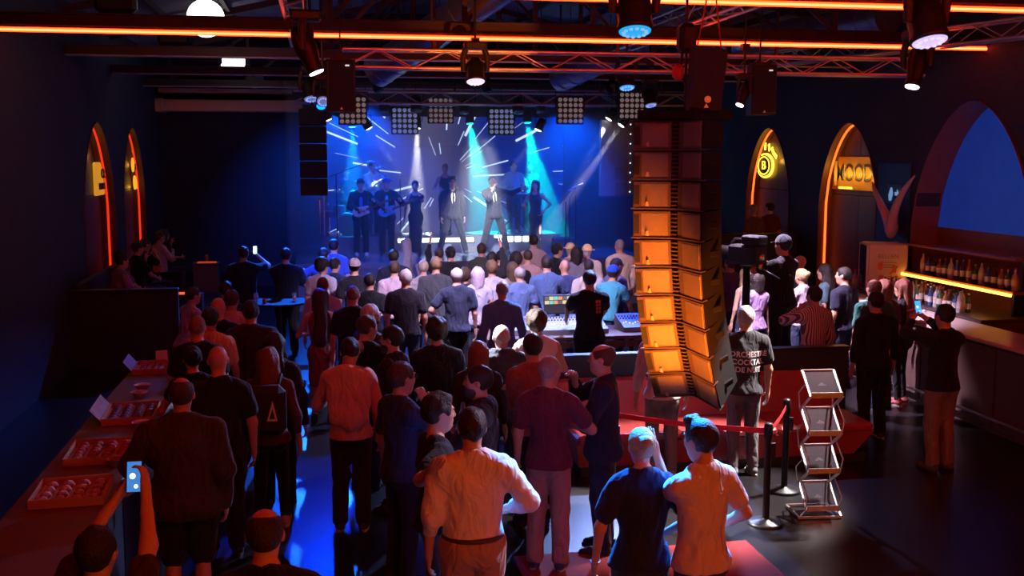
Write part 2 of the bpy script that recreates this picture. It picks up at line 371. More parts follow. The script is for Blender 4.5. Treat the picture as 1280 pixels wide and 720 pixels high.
# ================================================================ signs in the niches
def glow_text(o, body, size, loc, rot, sx=1., bold=.0):
    n = Vector((0, 0, 1)); n.rotate(Matrix.Rotation(0, 3, 'Z')); e = bpy.data.objects.new('x', None)
    from mathutils import Euler
    nr = Euler(rot).to_matrix() @ Vector((0, 0, 1)); loc = Vector(loc)
    text('letters', body, size, SIGNB, o, loc+nr*.032, rot, .006, sx=sx, bold=bold+.004)
    text('glow_letters', body, size, mat('halo_yellow', (.3, .2, .02), .5, emit=(1., .50, .03), estr=4.), o, loc+nr*.02, rot, .003, sx=sx, bold=bold-.004)
    bpy.data.objects.remove(e)
RR, RL = (R(90), 0, R(-90)), (R(90), 0, R(90))
def warm(loc, p, r=.06):
    l = bpy.data.lights.new('sign_glow', 'POINT'); l.color = (1, .5, .05); l.energy = p; l.shadow_soft_size = r
    o = bpy.data.objects.new('sign_glow', l); COL.objects.link(o); o.location = loc; return o
xb = XR+.24
p = PX(1069, 217, xb); s = empty('lettered_sign', (xb, p.y, p.z), 0, 'backlit amber sign with four tall black letters in an arched niche', 'sign')
glow_text(s, 'MOOD', .44, (-.0, .0, 0), RR, sx=.98); MB().box((-.012, .0, 0), (.016, 1.75, .62), bev=.006).build('halo_plate', mat('halo_amber', (.5, .25, .04), .6), s); MB().box((-.03, .3, -.27), (.01, .5, .03)).build('small_print', SIGNY, s)  # amber plate added behind the letters, its colour stands in for the halo
MB().box((-.07, .62, 0), (.05, .03, .46)).build('bracket', mat('sign_bracket', (.4, .3, .25), .4), s)
for dy in (.5, .2, -.1, -.4, -.75): warm((xb-.16, p.y+dy, p.z-.02), 3.)
p = PX(961, 207, xb); s = empty('emblem_sign', (xb, p.y, p.z), 0, 'backlit yellow round emblem sign with arched lettering in a wall niche', 'sign')
Mx = Matrix.Rotation(R(-90), 3, 'Y')
MB().lathe([(.27, 0), (.27, .03)], (-.03, .08, 0), 28, Matrix.Diagonal((1, 1.6, 1)) @ Mx).build('glow_disc', SIGNY, s)
MB().lathe([(.23, 0), (.23, .02)], (-.062, .08, 0), 28, Matrix.Diagonal((1, 1.6, 1)) @ Mx).build('disc', SIGNB, s)
rg = MB(); rg.tube([(-.085, .08+.30*math.cos(t), .19*math.sin(t)) for t in np.linspace(0, 2*math.pi, 29)], .012, 6); rg.build('ring', SIGNY, s)
text('letter', 'B', .26, SIGNY, s, (-.087, .08, 0), RR, .004, sx=1.6)
for k, ch in enumerate('BAVARIA'):
    t = R(150-20*k); q = (-.06, .08-.62*math.cos(t), .40*math.sin(t)+.02)
    MB().box(q, (.014, .09, .16), Matrix.Rotation(t-R(90), 3, 'X'), bev=.006).build('ray_mark', SIGNY, s)
for dy in (.2, -.25, -.6): warm((xb-.05, p.y+dy, p.z+.1), 1.6)
xb = XL-.24
p = PX(124, 223, xb); s = empty('letter_sign', (xb, p.y, p.z), 0, 'backlit yellow lettered sign in the niche by the booth', 'sign')
text('letters', 'OSSEP', .26, SIGNB, s, (.13, 0, .09), RL, .01, sx=1.3)
for k in range(4): MB().box((.1, -.42+.28*k, -.14), (.03, .18, .12)).build('dark_mark', SIGNB, s)
MB().box((.06, 0, 0), (.05, 1.5, .62), bev=.02).build('light_box', mat('light_box_yellow', (.3, .18, .02), .5, emit=(1., .42, .03), estr=.55), s)
for dy in (-.8, .0, .8): warm((xb+.12, p.y+dy, p.z+.42), 1.2)
p = PX(163, 206, xb); s = empty('blossom_sign', (xb, p.y, p.z), 0, 'backlit yellow blossom-shaped sign in the niche next to the back wall', 'sign')
for k in range(6):
    t = k*math.pi/3; pm = MB(); pm.lathe([(.02, 0), (.16, .01), (.16, .03), (.02, .04)], (.08, .3*math.cos(t), .45*math.sin(t)), 14, Matrix.Rotation(R(90), 3, 'Y')); pm.build('petal', mat('petal_yellow', (.3, .2, .02), .5, emit=(1., .42, .03), estr=1.), s)
MB().lathe([(.12, 0), (.12, .05)], (.08, 0, 0), 16, Matrix.Rotation(R(90), 3, 'Y')).build('core', SIGNB, s)
for dz in (-.5, 0, .5): warm((xb+.08, p.y-.1, p.z+dz), 1.2)

# ================================================================ lattice trusses
ALU = mat('truss_alu', (.55, .52, .55), .35, metal=.9)
def box_truss(name, a, b, s, label, m=ALU, step=.45, group='lattice trusses'):
    a, b = Vector(a), Vector(b); o = empty(name, a, 0, label, 'truss', group); d = (b-a); L = d.length; d.normalize()
    x = d.cross(Vector((0, 0, 1))).normalized(); z = x.cross(d); h = s/2
    for i, (sx, sz) in enumerate(((-1, -1), (1, -1), (-1, 1), (1, 1))): MB().tube([x*sx*h+z*sz*h, x*sx*h+z*sz*h+d*L], .024, 8).build('chord', m, o)
    n = int(L/step)
    for f, (p0, p1) in enumerate((((-1, -1), (-1, 1)), ((1, -1), (1, 1)), ((-1, 1), (1, 1)), ((-1, -1), (1, -1)))):
        w_ = MB()
        for k in range(n):
            q0, q1 = (p0, p1) if k % 2 == 0 else (p1, p0); t0, t1 = L*k/n, L*(k+1)/n
            w_.tube([x*q0[0]*h+z*q0[1]*h+d*t0, x*q1[0]*h+z*q1[1]*h+d*t1], .011, 5, False)
        w_.build('lacing', m, o)
    return o
def hanger(p, z1, parent_loc, o):
    MB().bar(Vector(p)-Vector(parent_loc), Vector((p[0], p[1], zroof(p[0])))-Vector(parent_loc), .04).build('hanger', STEEL, o)
q = box_truss('lattice_truss', (.35, 14.75, 4.66), (8.9, 14.75, 4.66), .24, 'grey lattice truss hung right below the long orange light tube')
for x in (1.6, 4.2, 6.6): hanger((x, 14.75, 4.78), 5.9, (.35, 14.75, 4.66), q)
q = box_truss('lattice_truss', (-.5, 23.6, 4.62), (8.6, 23.6, 4.62), .25, 'grey lattice truss across the front of the stage above the blinder lamps')
for x in (.6, 3.0, 5.4, 7.8): hanger((x, 23.6, 4.75), 5.9, (-.5, 23.6, 4.62), q)
q = box_truss('lattice_truss', (5.0, 8.2, 5.22), (5.0, 17.6, 5.22), .26, 'lattice truss running lengthwise over the black hoist bag, lit orange')
for y in (10.4, 14.1): hanger((5., y, 5.3), 6.4, (5., 8.2, 5.22), q)
q = box_truss('lattice_truss', (-.25, 8.2, 5.22), (-.25, 17.6, 5.22), .26, 'lattice truss running lengthwise over the tilted moving head lamp, lit orange')
for y in (10.4, 14.1): hanger((-.25, y, 5.3), 6.4, (-.25, 8.2, 5.22), q)
q = box_truss('lattice_truss', (9.2, 12.0, 5.0), (7.2, 19.0, 5.0), .24, 'slanting lattice truss near the niche wall under the roof'); hanger((8.5, 14.45, 5.1), 6.0, (9.2, 12., 5.), q)
o = empty('lamp_bar', (3.6, 24.6, 4.52), 0, 'plain steel pipe across the stage carrying the small stage lamps', 'pipe')
MB().tube([(-3.9, 0, 0), (3.9, 0, 0)], .03, 8).build('pipe', GRYM, o)
for x in (-3, 0, 3): MB().bar((x, 0, 0), (x, 0, zroof(3.6+x)-4.52), .03).build('hanger', STEEL, o)

# ================================================================ spiral ducts under the roof
DUCT = mat('duct_zinc', (.38, .40, .48), .3, metal=.85, bump=.4, bscale=14)
def duct(pts, r, label):
    o = empty('air_duct', pts[0], 0, label, 'duct', 'spiral air ducts'); P = [Vector(p)-Vector(pts[0]) for p in pts]
    MB().tube(P, r, 18).build('pipe', DUCT, o)
    d = (P[1]-P[0]); n = int(d.length/.35); x = d.normalized()
    for k in range(n):
        c = P[0]+d*((k+.5)/n); MB().lathe([(r+.002, -.02), (r+.014, 0), (r+.002, .02)], c, 18, rot_to(x)).build('rib', DUCT, o)
duct([PY(660, -40, 18.4), PY(470, 90, 21.2)], .32, 'fat silver spiral duct crossing over the lattice truss towards the stage')
duct([PY(870, 20, 17.0), PY(700, 98, 20.6)], .26, 'slim silver spiral duct above the small cyan-faced moving head')
duct([(8.6, 15.2, 5.45), (8.0, 21.4, 5.6)], .24, 'spiral duct high by the niche wall')

# ================================================================ globe lamps
def globe(u, v, Y, d, s, label):
    p = PY(u, v, Y); o = empty('globe_lamp', p, 0, label, 'lamp', 'globe lamps'); r = d/2
    MB().lathe([(max(.002, r*math.sin(t)), -r*math.cos(t)) for t in np.linspace(0, math.pi, 14)], (0, 0, 0), 22).build('globe', glow('globe_%d' % (s*100), (1, .93, .86), s*5) if s else mat('globe_off', (.35, .33, .36), .3), o)
    MB().tube([(0, 0, r-.01), (0, 0, r+.06)], .06, 10).tube([(0, 0, r+.05), (0, 0, max(.2, zroof(p.x)-p.z))], .012, 6).build('stem', BLKM, o)
globe(257, 23, 14.75, .49, 1.0, 'large lit white globe lamp just behind the orange light tube')
globe(291, 77, 22.4, .49, .9, 'lit white globe lamp behind the second plain roof beam')
globe(318, 99, 27.0, .45, 0, 'unlit pale globe lamp closest to the back wall')

# ================================================================ stage lamps
def blinder(u, v, Y, wpx, lit, label):
    p = PY(u, v, Y); s = .62; o = empty('blinder_lamp', p, 0, label, 'stage light', 'five-by-five blinder panels')
    MB().box((0, .05, 0), (s, .1, s), bev=.015).build('housing', BLKM, o)
    MB().tube([(-s/2-.02, .05, 0), (-s/2-.02, .05, s/2+.08), (s/2+.02, .05, s/2+.08), (s/2+.02, .05, 0)], .012, 6).bar((0, .05, s/2+.08), (0, .05, zroof(p.x)-p.z), .014).build('yoke', BLKM, o)
    for i in range(5):
        for j in range(5): link('lens', BL_MESH[lit], o, ((i-2)*.118, -.004, (j-2)*.118))
def lensmesh(m):
    me = MB().lathe([(.048, -.012), (.046, .012), (.030, .022), (.012, .026), (.002, .026)], (0, 0, 0), 12, Matrix.Rotation(R(90), 3, 'X')).mesh('lens'); me.materials.append(m); return me
BL_MESH = {'white': lensmesh(mat('lens_frost', (.5, .48, .46), .35, emit=(.75, .66, .68), estr=.13)), 'blue': lensmesh(mat('lens_blue', (.3, .4, .6), .3, emit=(.35, .5, 1), estr=.26))}
blinder(441, 138, 23.4, 33, 'white', 'blinder lamp panel half covered by the hanging black loudspeaker')
blinder(506, 151, 24.4, 32, 'blue', 'bluish blinder lamp panel hung low over the singer in the slim black dress')
blinder(551, 138, 25.2, 30, 'white', 'white-lensed blinder lamp panel over the woman on the riser')
blinder(627, 152, 24.4, 32, 'blue', 'bluish blinder lamp panel hung low over the singer with spread legs')
blinder(713, 138, 23.4, 33, 'white', 'blinder lamp panel alone at the dark stage end')
blinder(790, 132, 23.2, 33, 'white', 'blinder lamp panel above the grey dotted column')
def moving_head(u, v, Y, size, aim, face, fcol, fs, label, ztop, light=None, profile=False):
    """yoke lamp: base on top, two arms, tilting head whose lens looks along aim"""
    p = PY(u, v, Y); d = Vector(aim).normalized(); s = size
    o = empty('moving_head', p, 0, label, 'stage light', 'moving head lamps')
    hz = .30*s*2; piv = Vector((0, 0, 0)); Rm = rot_to(d)
    ax = Vector((0, 0, 1)).cross(d); ax = ax.normalized() if ax.length > .05 else Vector((1, 0, 0))
    b = MB().box((0, 0, s*1.02), (s*.95, s*.7, s*.34), bev=s*.08); b.build('base', BLK, o)
    MB().tube([(0, 0, s*1.15), (0, 0, zroof(p.x)-p.z)], .016, 8).box((0, 0, max(s*1.3, ztop-p.z)-.03), (.1, .1, .08)).build('clamp', BLKM, o)
    for q in (-1, 1):
        c = MB(); c.tube([(ax.x*q*s*.40, ax.y*q*s*.40, s*.88), (ax.x*q*s*.53, ax.y*q*s*.53, s*.5), (ax.x*q*s*.5, ax.y*q*s*.5, -s*.05)], [s*.13, s*.12, s*.10], 8); c.build('yoke_arm', BLK, o)
    ln = 1.25 if profile else .8
    prof = [(.02*s, -.62*s*ln), (.26*s, -.60*s*ln), (.38*s, -.35*s*ln), (.42*s, 0), (.40*s, .35*s*ln), (.44*s, .5*s*ln), (.44*s, .6*s*ln), (.38*s, .6*s*ln)]
    if profile: prof = [(r*(.85 if z < .2*s else .62), z) for r, z in prof]
    hd = MB().lathe(prof, (0, 0, 0), 22, Rm).build('head', BLKM, o)
    fr = .38*s*(.62 if profile else 1.); fc = d*(.605*s*ln)
    MB().lathe([(fr, 0), (fr*.97, .01), (.01, .012)], fc, 22, Rm).build('lens', glow(face, fcol, fs), hd)
    if not profile:
        for k in range(12):
            t = k*math.pi/6; c = fc+Rm @ Vector((fr*.72*math.cos(t), fr*.72*math.sin(t), .012)); MB().lathe([(fr*.13, 0), (fr*.1, .012), (.002, .016)], c, 8, Rm).build('led_cell', glow(face+'_cell', tuple(min(1, c_*.75+.25) for c_ in fcol), fs), hd)
    if light:
        col, pw, ang, tgt = light
        spot('lamp_beam', p+d*(.62*s*ln+.05), tgt, col, pw, ang, .5, .08)
    return o
CY = (.02, .45, 1.); BL = (.02, .12, 1.); PK = (1., .62, .9)
moving_head(793, 14, 8.1, .33, (-.03, -.25, -1), 'lens_cyan', CY, .9, 'big moving head with a cyan face over the black line array', 5.1, ((.01, .24, 1.), 13000, 37, PZ(800, 590, 1.3)))
moving_head(1158, 26, 8.0, .36, (.05, -.3, -1), 'lens_lilac', (.6, .45, 1.), 1.3, 'big moving head with a white-lilac face beside the slender tilted lamp', 5.0, ((.85, .68, 1.), 1500, 36, PZ(770, 600, 1.2)))
moving_head(1146, 82, 10.2, .30, (-.28, -.15, -1), 'lens_white', (1, .93, .95), 5., 'slender moving head tilted down towards the red bench', 5.0, ((1, .86, .84), 4200, 40, PZ(905, 545, .6)), True)
moving_head(383, 62, 11.6, .34, (.42, -.1, -1), 'lens_white', (1, .9, .95), 5., 'slender moving head on the lengthwise truss, tilted over the crowd', 5.1, ((1, .92, .94), 8000, 19, (1.9, 10.1, 1.5)), True)
moving_head(388, 112, 16.4, .30, (.12, -.35, -1), 'lens_blue', BL, 1.3, 'moving head with a blue face in front of the dark side wall', 5.0, ((.0, .07, 1.), 3000, 46, PZ(425, 328, 1.4)))
moving_head(404, 120, 15.3, .24, (.0, -.75, -.7), 'lens_blue', BL, 1.3, 'small moving head with a blue face beside the hanging black loudspeaker', 5.0, ((.0, .035, 1.), 2200, 24, PZ(388, 620, 0.)))
moving_head(594, 88, 13.4, .30, (.0, -.28, -1), 'lens_pink', PK, 1.3, 'moving head with a pink-white face on the lattice truss above the singers', 4.7, ((.78, .63, 1.), 2100, 72, PZ(605, 352, 1.4)))
moving_head(783, 98, 15.2, .29, (0, -.3, -1), 'lens_azure', (.03, .3, 1.), 1.2, 'moving head with a blue-white face on the lattice truss by the line array', 4.7, ((.30, .42, 1.), 4500, 70, PZ(720, 400, 1.3)))
moving_head(812, 122, 17.0, .26, (.1, -.3, -1), 'lens_blue', BL, 5., 'small moving head with a blue face next to the dotted blinder panel', 4.9, (BL, 900, 50, PZ(760, 360, 1.4)))
moving_head(930, 117, 13.4, .22, (-.45, -.2, -1), 'lens_white', (1, .9, .95), 5., 'small slender moving head beside the speaker on the niche side', 4.8, ((.9, .68, 1.), 3000, 60, PZ(1010, 380, 1.3)), True)
SG = 'small stage lamps on the pipe'
def par(u, v, Y, aim, label, col=None, s=.2, light=None):
    p = PY(u, v, Y); d = Vector(aim).normalized(); Rm = rot_to(d); o = empty('par_lamp', p, 0, label, 'stage light', SG)
    MB().lathe([(.03, -s*.7), (s*.42, -s*.6), (s*.5, -.1*s), (s*.5, s*.75), (s*.44, s*.75)], (0, 0, 0), 16, Rm).build('can', BLKM, o)
    MB().lathe([(s*.43, 0), (s*.3, .015), (.005, .02)], d*s*.74, 16, Rm).build('lens', glow('par_%s' % '_'.join('%02d' % int(c*9) for c in col), col, 6.) if col else mat('par_off', (.05, .05, .06), .2), o)
    MB().tube([(-s*.6, 0, 0), (-s*.6, 0, s*.8), (s*.6, 0, s*.8), (s*.6, 0, 0)], .012, 6).bar((0, 0, s*.8), (0, 0, zroof(p.x)-p.z), .014).build('yoke', BLKM, o)
    if light: c_, pw, an_, tg = light; spot('lamp_beam', p+d*(s*.8+.03), tg, c_, pw, an_, .35 if an_ < 50 else 1., .05)
TEAL = (.0, .75, .72); WB = (1, .97, .95)
par(480, 131, 24.4, (0, -.4, -1), 'dark stage lamp with a red mark beside the covered blinder panel', s=.22)
par(520, 129, 23.9, (0, -.4, -1), 'dark moving stage lamp between the low and the white blinder panels', s=.26)
par(580, 133, 24.4, (0, -.4, -1), 'dark stage lamp beside the white-lensed blinder panel', s=.22)
par(647, 131, 23.9, (0, -.4, -1), 'dark moving stage lamp just above the second bluish blinder panel', s=.26)
par(676, 132, 24.4, (0, -.4, -1), 'dark stage lamp with a red mark over the woman with long curls', s=.22)
SB = lambda u, v, Y: PY(u, v, Y)
par(587, 146, 26.0, (.05, -.1, -1), 'teal stage lamp shining down behind the suited singer', TEAL, .22, (TEAL, 11000, 26, SB(604, 250, 26.0)))
par(659, 145, 26.0, (.05, -.1, -1), 'teal stage lamp shining down on the musician in the pale shirt', TEAL, .22, (TEAL, 11000, 26, SB(676, 250, 26.0)))
par(521, 152, 26.0, (0, -.1, -1), 'white stage lamp behind the first bluish blinder panel', WB, .22, (WB, 6000, 17, SB(521, 260, 26.)))
par(440, 150, 26.0, (0, -.1, -1), 'blue stage lamp shining down on the drums', (.05, .4, 1.), .22, ((.0, .35, 1.), 4500, 24, SB(443, 260, 25.8)))
par(424, 136, 25.2, (-.3, .6, -.7), 'added blue stage lamp aimed back at the dark curtain wall', (.0, .12, 1.), .22, ((.0, .10, 1.), 1500, 84, (.1, 28., 2.4)))  # extra lamp added to throw the blue glow on the curtain wall
par(402, 126, 22.1, (-.1, -.8, -.8), 'added blue stage lamp aimed out at the crowd below the curtain', (.0, .12, 1.), .22, ((.01, .13, 1.), 7000, 66, PZ(400, 350, 1.2)))  # extra lamp added to tint the crowd below it blue
par(457, 153, 23.9, (.5, 0, -.9), 'white beam lamp aimed across at the centre of the stage', WB, .2, (WB, 1500, 7, SB(500, 215, 24.8)))
par(407, 142, 24.0, (.4, 0, -.9), 'white beam lamp at the dark curtain end of the stage', WB, .2, (WB, 1200, 7, SB(437, 185, 24.6)))
par(676, 155, 24.0, (-.4, 0, -.9), 'white beam lamp aimed across over the singer with spread legs', WB, .2, (WB, 1500, 7, SB(655, 190, 24.6)))
par(765, 142, 24.2, (-.5, 0, -.8), 'white beam lamp behind the dotted blinder panel', WB, .2, (WB, 1500, 9, SB(735, 200, 24.6)))
par(781, 150, 23.8, (-.5, 0, -.7), 'white beam lamp throwing a strong shaft in front of the dotted column', WB, .2, (WB, 5000, 8, SB(725, 230, 24.2)))

# ================================================================ hanging loudspeakers
def pa_speaker(u, v, Y, w_, h_, label, ztop, yaw=0.):
    p = PY(u, v, Y); o = empty('loudspeaker', p, yaw, label, 'loudspeaker', 'hanging loudspeakers')
    MB().prism([(-w_/2, 0, -h_/2), (w_/2, 0, -h_/2), (w_/2, 0, h_/2), (-w_/2, 0, h_/2)], (0, .001, 0))
    b = MB(); b.prism([(-w_/2, -.16, -h_/2), (w_/2, -.16, -h_/2), (w_*.32, .17, -h_/2), (-w_*.32, .17, -h_/2)], (0, 0, h_)); b.build('cabinet', BLK, o)
    MB().box((0, -.175, 0), (w_*.93, .03, h_*.95), bev=.012).build('grille', mat('grille_black', (.02, .017, .02), .5, bump=.5, bscale=220), o)
    MB().box((w_*.22, -.193, h_*.38), (.05, .008, .018)).build('badge', glow('badge_white', (1, .9, .85), .8), o)
    MB().prism([(-.02, -.195, -h_*.46), (.02, -.195, -h_*.46), (0, -.195, -h_*.46+.035)], (0, .008, 0)).build('logo', mat('logo_orange', (.8, .25, .1), .5, emit=(1, .3, .1), estr=.15), o)
    MB().bar((0, 0, h_/2), (0, 0, zroof(p.x)-p.z), .02).box((0, 0, h_/2+.02), (w_*.7, .2, .03)).build('bracket', BLKM, o)
pa_speaker(426, 108, 13.6, .36, .64, 'black loudspeaker hung beside the tilted moving head lamp', 4.95)
pa_speaker(949, 113, 13.6, .35, .66, 'black loudspeaker hung next to the arched niche with the round emblem', 4.95)

# ================================================================ curved line array
LAp = PY(842, 150, 9.0); ZLA = LAp.z
la = empty('line_array', (LAp.x-.05, 9.0, ZLA), 0, 'tall curved black line array of ten loudspeakers lit orange by the added floor lamp', 'loudspeaker')
FR = Matrix.Rotation(R(-55), 3, 'Z') @ Vector((0, -1, 0)); RT = Vector((0, 0, 1)).cross(FR)*-1     # front direction and the box's own side axis
CAB = mat('array_cabinet', (.012, .010, .010), .6, bump=.06, bscale=60, spec=.2)
GRL = mat('array_grille', (.20, .15, .13), .36, metal=.35, bump=.35, bscale=300, var=.12)
EDG = mat('array_edge', (.09, .06, .05), .4)
hw, bh, bd = .375, .262, .46
def arr_box():
    P = [(-hw, 0), (-.03, -.13), (.03, -.13), (hw, 0), (hw*.72, -bd), (-hw*.72, -bd)]     # plan: x across, y towards the front
    c = MB(); c.prism([(x, y, -bh/2+.008) for x, y in P][::-1], (0, 0, bh-.016)); cab = c.mesh('cabinet'); cab.materials.append(CAB)
    gs = []
    for s in (-1, 1):
        a, b = Vector((s*(hw-.012), .012, 0)), Vector((s*.042, -.115, 0)); g = MB(); d = (b-a); L_ = d.length; d.normalize(); n = Vector((-d.y, d.x, 0)); n = n if n.y > 0 else -n
        Mm = Matrix((d, n, Vector((0, 0, 1)))).transposed()
        cw = L_*.80 if s < 0 else L_*.74; off = a+d*(cw/2+(0 if s < 0 else L_*.2))
        g.box(off, (cw, .02, bh-.05), Mm, bev=.008); gm = g.mesh('grille'); gm.materials.append(GRL)
        g2 = MB(); g2.box(a+d*(L_*.5), (L_, .012, bh-.03), Mm); f = g2.mesh('baffle'); f.materials.append(EDG)
        slot = None
        if s > 0: g3 = MB(); g3.box(a+d*(L_*.09)+n*.006, (L_*.15, .012, bh-.09), Mm); slot = g3.mesh('port'); slot.materials.append(BLK)
        gs.append((gm, f, slot))
    hn = MB()
    for k in range(6): hn.box((0, -.115, -bh/2+.04+k*(bh-.08)/5), (.055, .03, .012))
    hn = hn.mesh('horn_fins'); hn.materials.append(EDG)
    lip = MB(); Q = [(-hw-.004, .03), (-.055, -.08), (.055, -.08), (hw+.004, .03), (hw, -.03), (-hw, -.03)]
    lip.prism([(x, y, -bh/2) for x, y in [(-hw-.004, .032), (-.03, -.10), (.03, -.10), (hw+.004, .032), (hw, -.05), (.03, -.18), (-.03, -.18), (-hw, -.05)]][::-1], (0, 0, .012)); lip = lip.mesh('edge'); lip.materials.append(EDG)
    lg = MB().prism([(-.018, 0, 0), (.018, 0, 0), (.008, 0, .04), (-.008, 0, .04)], (0, .006, 0)).mesh('logo'); lg.materials.append(mat('logo_pale', (.6, .5, .45), .5))
    hd = MB().box((0, 0, 0), (.02, .14, .06), bev=.008).mesh('handle'); hd.materials.append(BLKM)
    return cab, gs, hn, lip, lg, hd
cab, gs, hn, lip, lg, hdm = arr_box()
pos = Vector((0, 0, 0)); angs = [0, 0, 0, 2, 5, 8, 11, 15, 19, 23]
for i, an in enumerate(angs):
    c_, s_ = math.cos(R(an)), math.sin(R(an)); dn = Vector((0, 0, -1))*c_-FR*s_; fw = FR*c_+Vector((0, 0, -1))*s_
    cen = pos+dn*(bh/2); M3 = Matrix((RT, fw, -dn)).transposed(); e3 = M3.to_euler()
    b = link('speaker_box', cab, la, cen, e3)
    for gi, (gm, f, slot) in enumerate(gs):
        link('grille', gm, b); link('baffle', f, b)
        if slot: link('port', slot, b)
    link('horn', hn, b); link('front_edge', lip, b); link('logo', lg, b, (.22, .0, -.10), (0, 0, R(180)))
    for s in (-1, 1): link('handle', hdm, b, (s*.335, -.22, 0), (0, 0, R(13*s)))
    pos = pos+dn*(bh+.004)
bp = MB()
for s in (-1, 1): bp.bar(RT*s*.28+FR*.05+Vector((0, 0, .05)), RT*s*.28-FR*.55+Vector((0, 0, .05)), .05, .09)
bp.bar(RT*-.3-FR*.15+Vector((0, 0, .05)), RT*.3-FR*.15+Vector((0, 0, .05)), .05, .07).bar(RT*-.3-FR*.4+Vector((0, 0, .05)), RT*.3-FR*.4+Vector((0, 0, .05)), .05, .07)
bp.build('bumper_frame', BLKM, la)
hb = la.location-FR*.25
o = empty('chain_hoist', (hb.x, hb.y, ZLA), 0, 'black chain hoist with red hook carrying the line array', 'hoist')
MB().tube([(0, 0, .1), (0, 0, zroof(hb.x)-ZLA)], .012, 6).build('chain', BLKM, o); MB().box((0, 0, .72), (.16, .16, .26), bev=.04).build('motor', BLK, o)
MB().box((-.09, -.05, .42), (.10, .08, .14), bev=.03).build('hook_block', mat('hoist_red', (.7, .06, .03), .4), o)
MB().tube([(0, 0, .1), (.0, 0, .3), (-.06, -.03, .5), (-.02, 0, .7)], .012, 6).build('hook', BLKM, o)
p = PY(876, 100, 9.0); o = empty('hoist_bag', (p.x, p.y-.1, p.z), R(-8), 'black chain bag hanging from red slings above the line array', 'bag')
MB().prism([(-.14, -.12, -.27), (.12, -.12, -.27), (.17, -.12, .24), (-.11, -.12, .28)], (0, .26, 0)).build('bag', mat('bag_black', (.016, .014, .016), .8, bump=.3, bscale=12), o)
for x in (-.08, .14): MB().tube([(x, 0, .24), (x*.4+.03, 0, .66), (x*.4+.03, 0, zroof(p.x)-p.z)], .007, 5).build('sling', mat('sling_red', (.6, .04, .03), .6), o)
MB().lathe([(.022, 0), (.03, 0), (.03, .008), (.022, .008)], (0, -.13, -.18), 14, Matrix.Rotation(R(90), 3, 'X')).build('badge', mat('logo_orange'), o)
MB().prism([(-.03, -.13, -.25), (.01, -.13, -.25), (-.01, -.13, -.215)], (0, .01, 0)).build('warning_mark', mat('logo_orange'), o)

o = empty('added_uplight', (2.9, 6.75, 0), 0, 'small added floor lamp throwing orange light up at the line array', 'stage light')  # unseen lamp added to brighten the lower array boxes
MB().lathe([(.13, 0), (.13, .02), (.03, .04)], (0, 0, 0), 18).build('base', BLKM, o); MB().lathe([(.03, -.1), (.09, -.08), (.1, .12), (.09, .12)], (0, 0, .18), 16, rot_to((-.05, .85, .5))).build('can', BLKM, o)
spot('lamp_beam', (2.9, 6.9, .32), (3.05, 9., 1.85), (1., .21, .01), 3000, 36, .8, .06)
# ================================================================ side columns of the stage
a, b = PY(373, 135, 22.6), PY(410, 245, 22.6)
o = empty('side_column', ((a.x+b.x)/2, 22.6, b.z), 0, 'black hanging speaker column at the dark curtain end of the stage', 'loudspeaker')
n = 5; hh = (a.z-b.z)/n
for k in range(n):
    q = MB().box((0, .2, hh*(k+.5)), (b.x-a.x, .4, hh-.02), bev=.02).build('speaker_box', BLK, o)
    MB().box((0, -.005, hh*(k+.5)), (b.x-a.x-.05, .02, hh-.06)).build('grille', mat('grille_black'), q)
MB().bar((0, .2, a.z-b.z), (0, .2, zroof((a.x+b.x)/2)-b.z), .04).build('hanger', BLKM, o)
a, b = PY(752, 150, 24.3), PY(791, 245, 24.3)
o = empty('dotted_column', ((a.x+b.x)/2, 24.3, b.z), 0, 'grey upright panel column with a row of small white dots', 'panel column')
MB().box((0, .1, (a.z-b.z)/2), (b.x-a.x, .16, a.z-b.z)).build('panel', mat('grey_panel', (.16, .15, .17), .6, var=.2), o)
for k in range(8):
    MB().lathe([(.018, 0), (.012, .012), (.002, .014)], ((b.x-a.x)/2-.07, .018, .1+k*(a.z-b.z-.2)/7), 8, Matrix.Rotation(R(90), 3, 'X')).build('light_dot', glow('dot_white', (1, 1, 1), 1.5), o)
for k in range(2): MB().box((.12, .01, .18+k*.36), (.3, .02, .3), bev=.01).build('hatch', mat('grey_hatch', (.10, .095, .11), .6), o)
MB().bar((0, .1, a.z-b.z), (0, .1, zroof((a.x+b.x)/2)-b.z), .04).build('hanger', BLKM, o)
# pale housing of a roll-up screen high on the back wall
a, b = PY(185, 124, 27.4), PY(378, 140, 27.4)
o = empty('screen_housing', ((a.x+b.x)/2, 27.4, b.z), 0, 'long pale housing of a roll-up screen high on the back wall', 'screen housing')
MB().box((0, .25, (a.z-b.z)/2), (b.x-a.x, .7, a.z-b.z), bev=.02).build('case', mat('housing_beige', (.75, .5, .27), .6), o)
MB().box((-(b.x-a.x)/2+.18, .24, (a.z-b.z)/2), (.36, .74, a.z-b.z+.05), bev=.02).build('end_cap', mat('housing_beige'), o)
MB().box((0, .25, (a.z-b.z)+.22), (b.x-a.x-.5, .6, .1)).build('upper_rail', mat('housing_beige'), o)
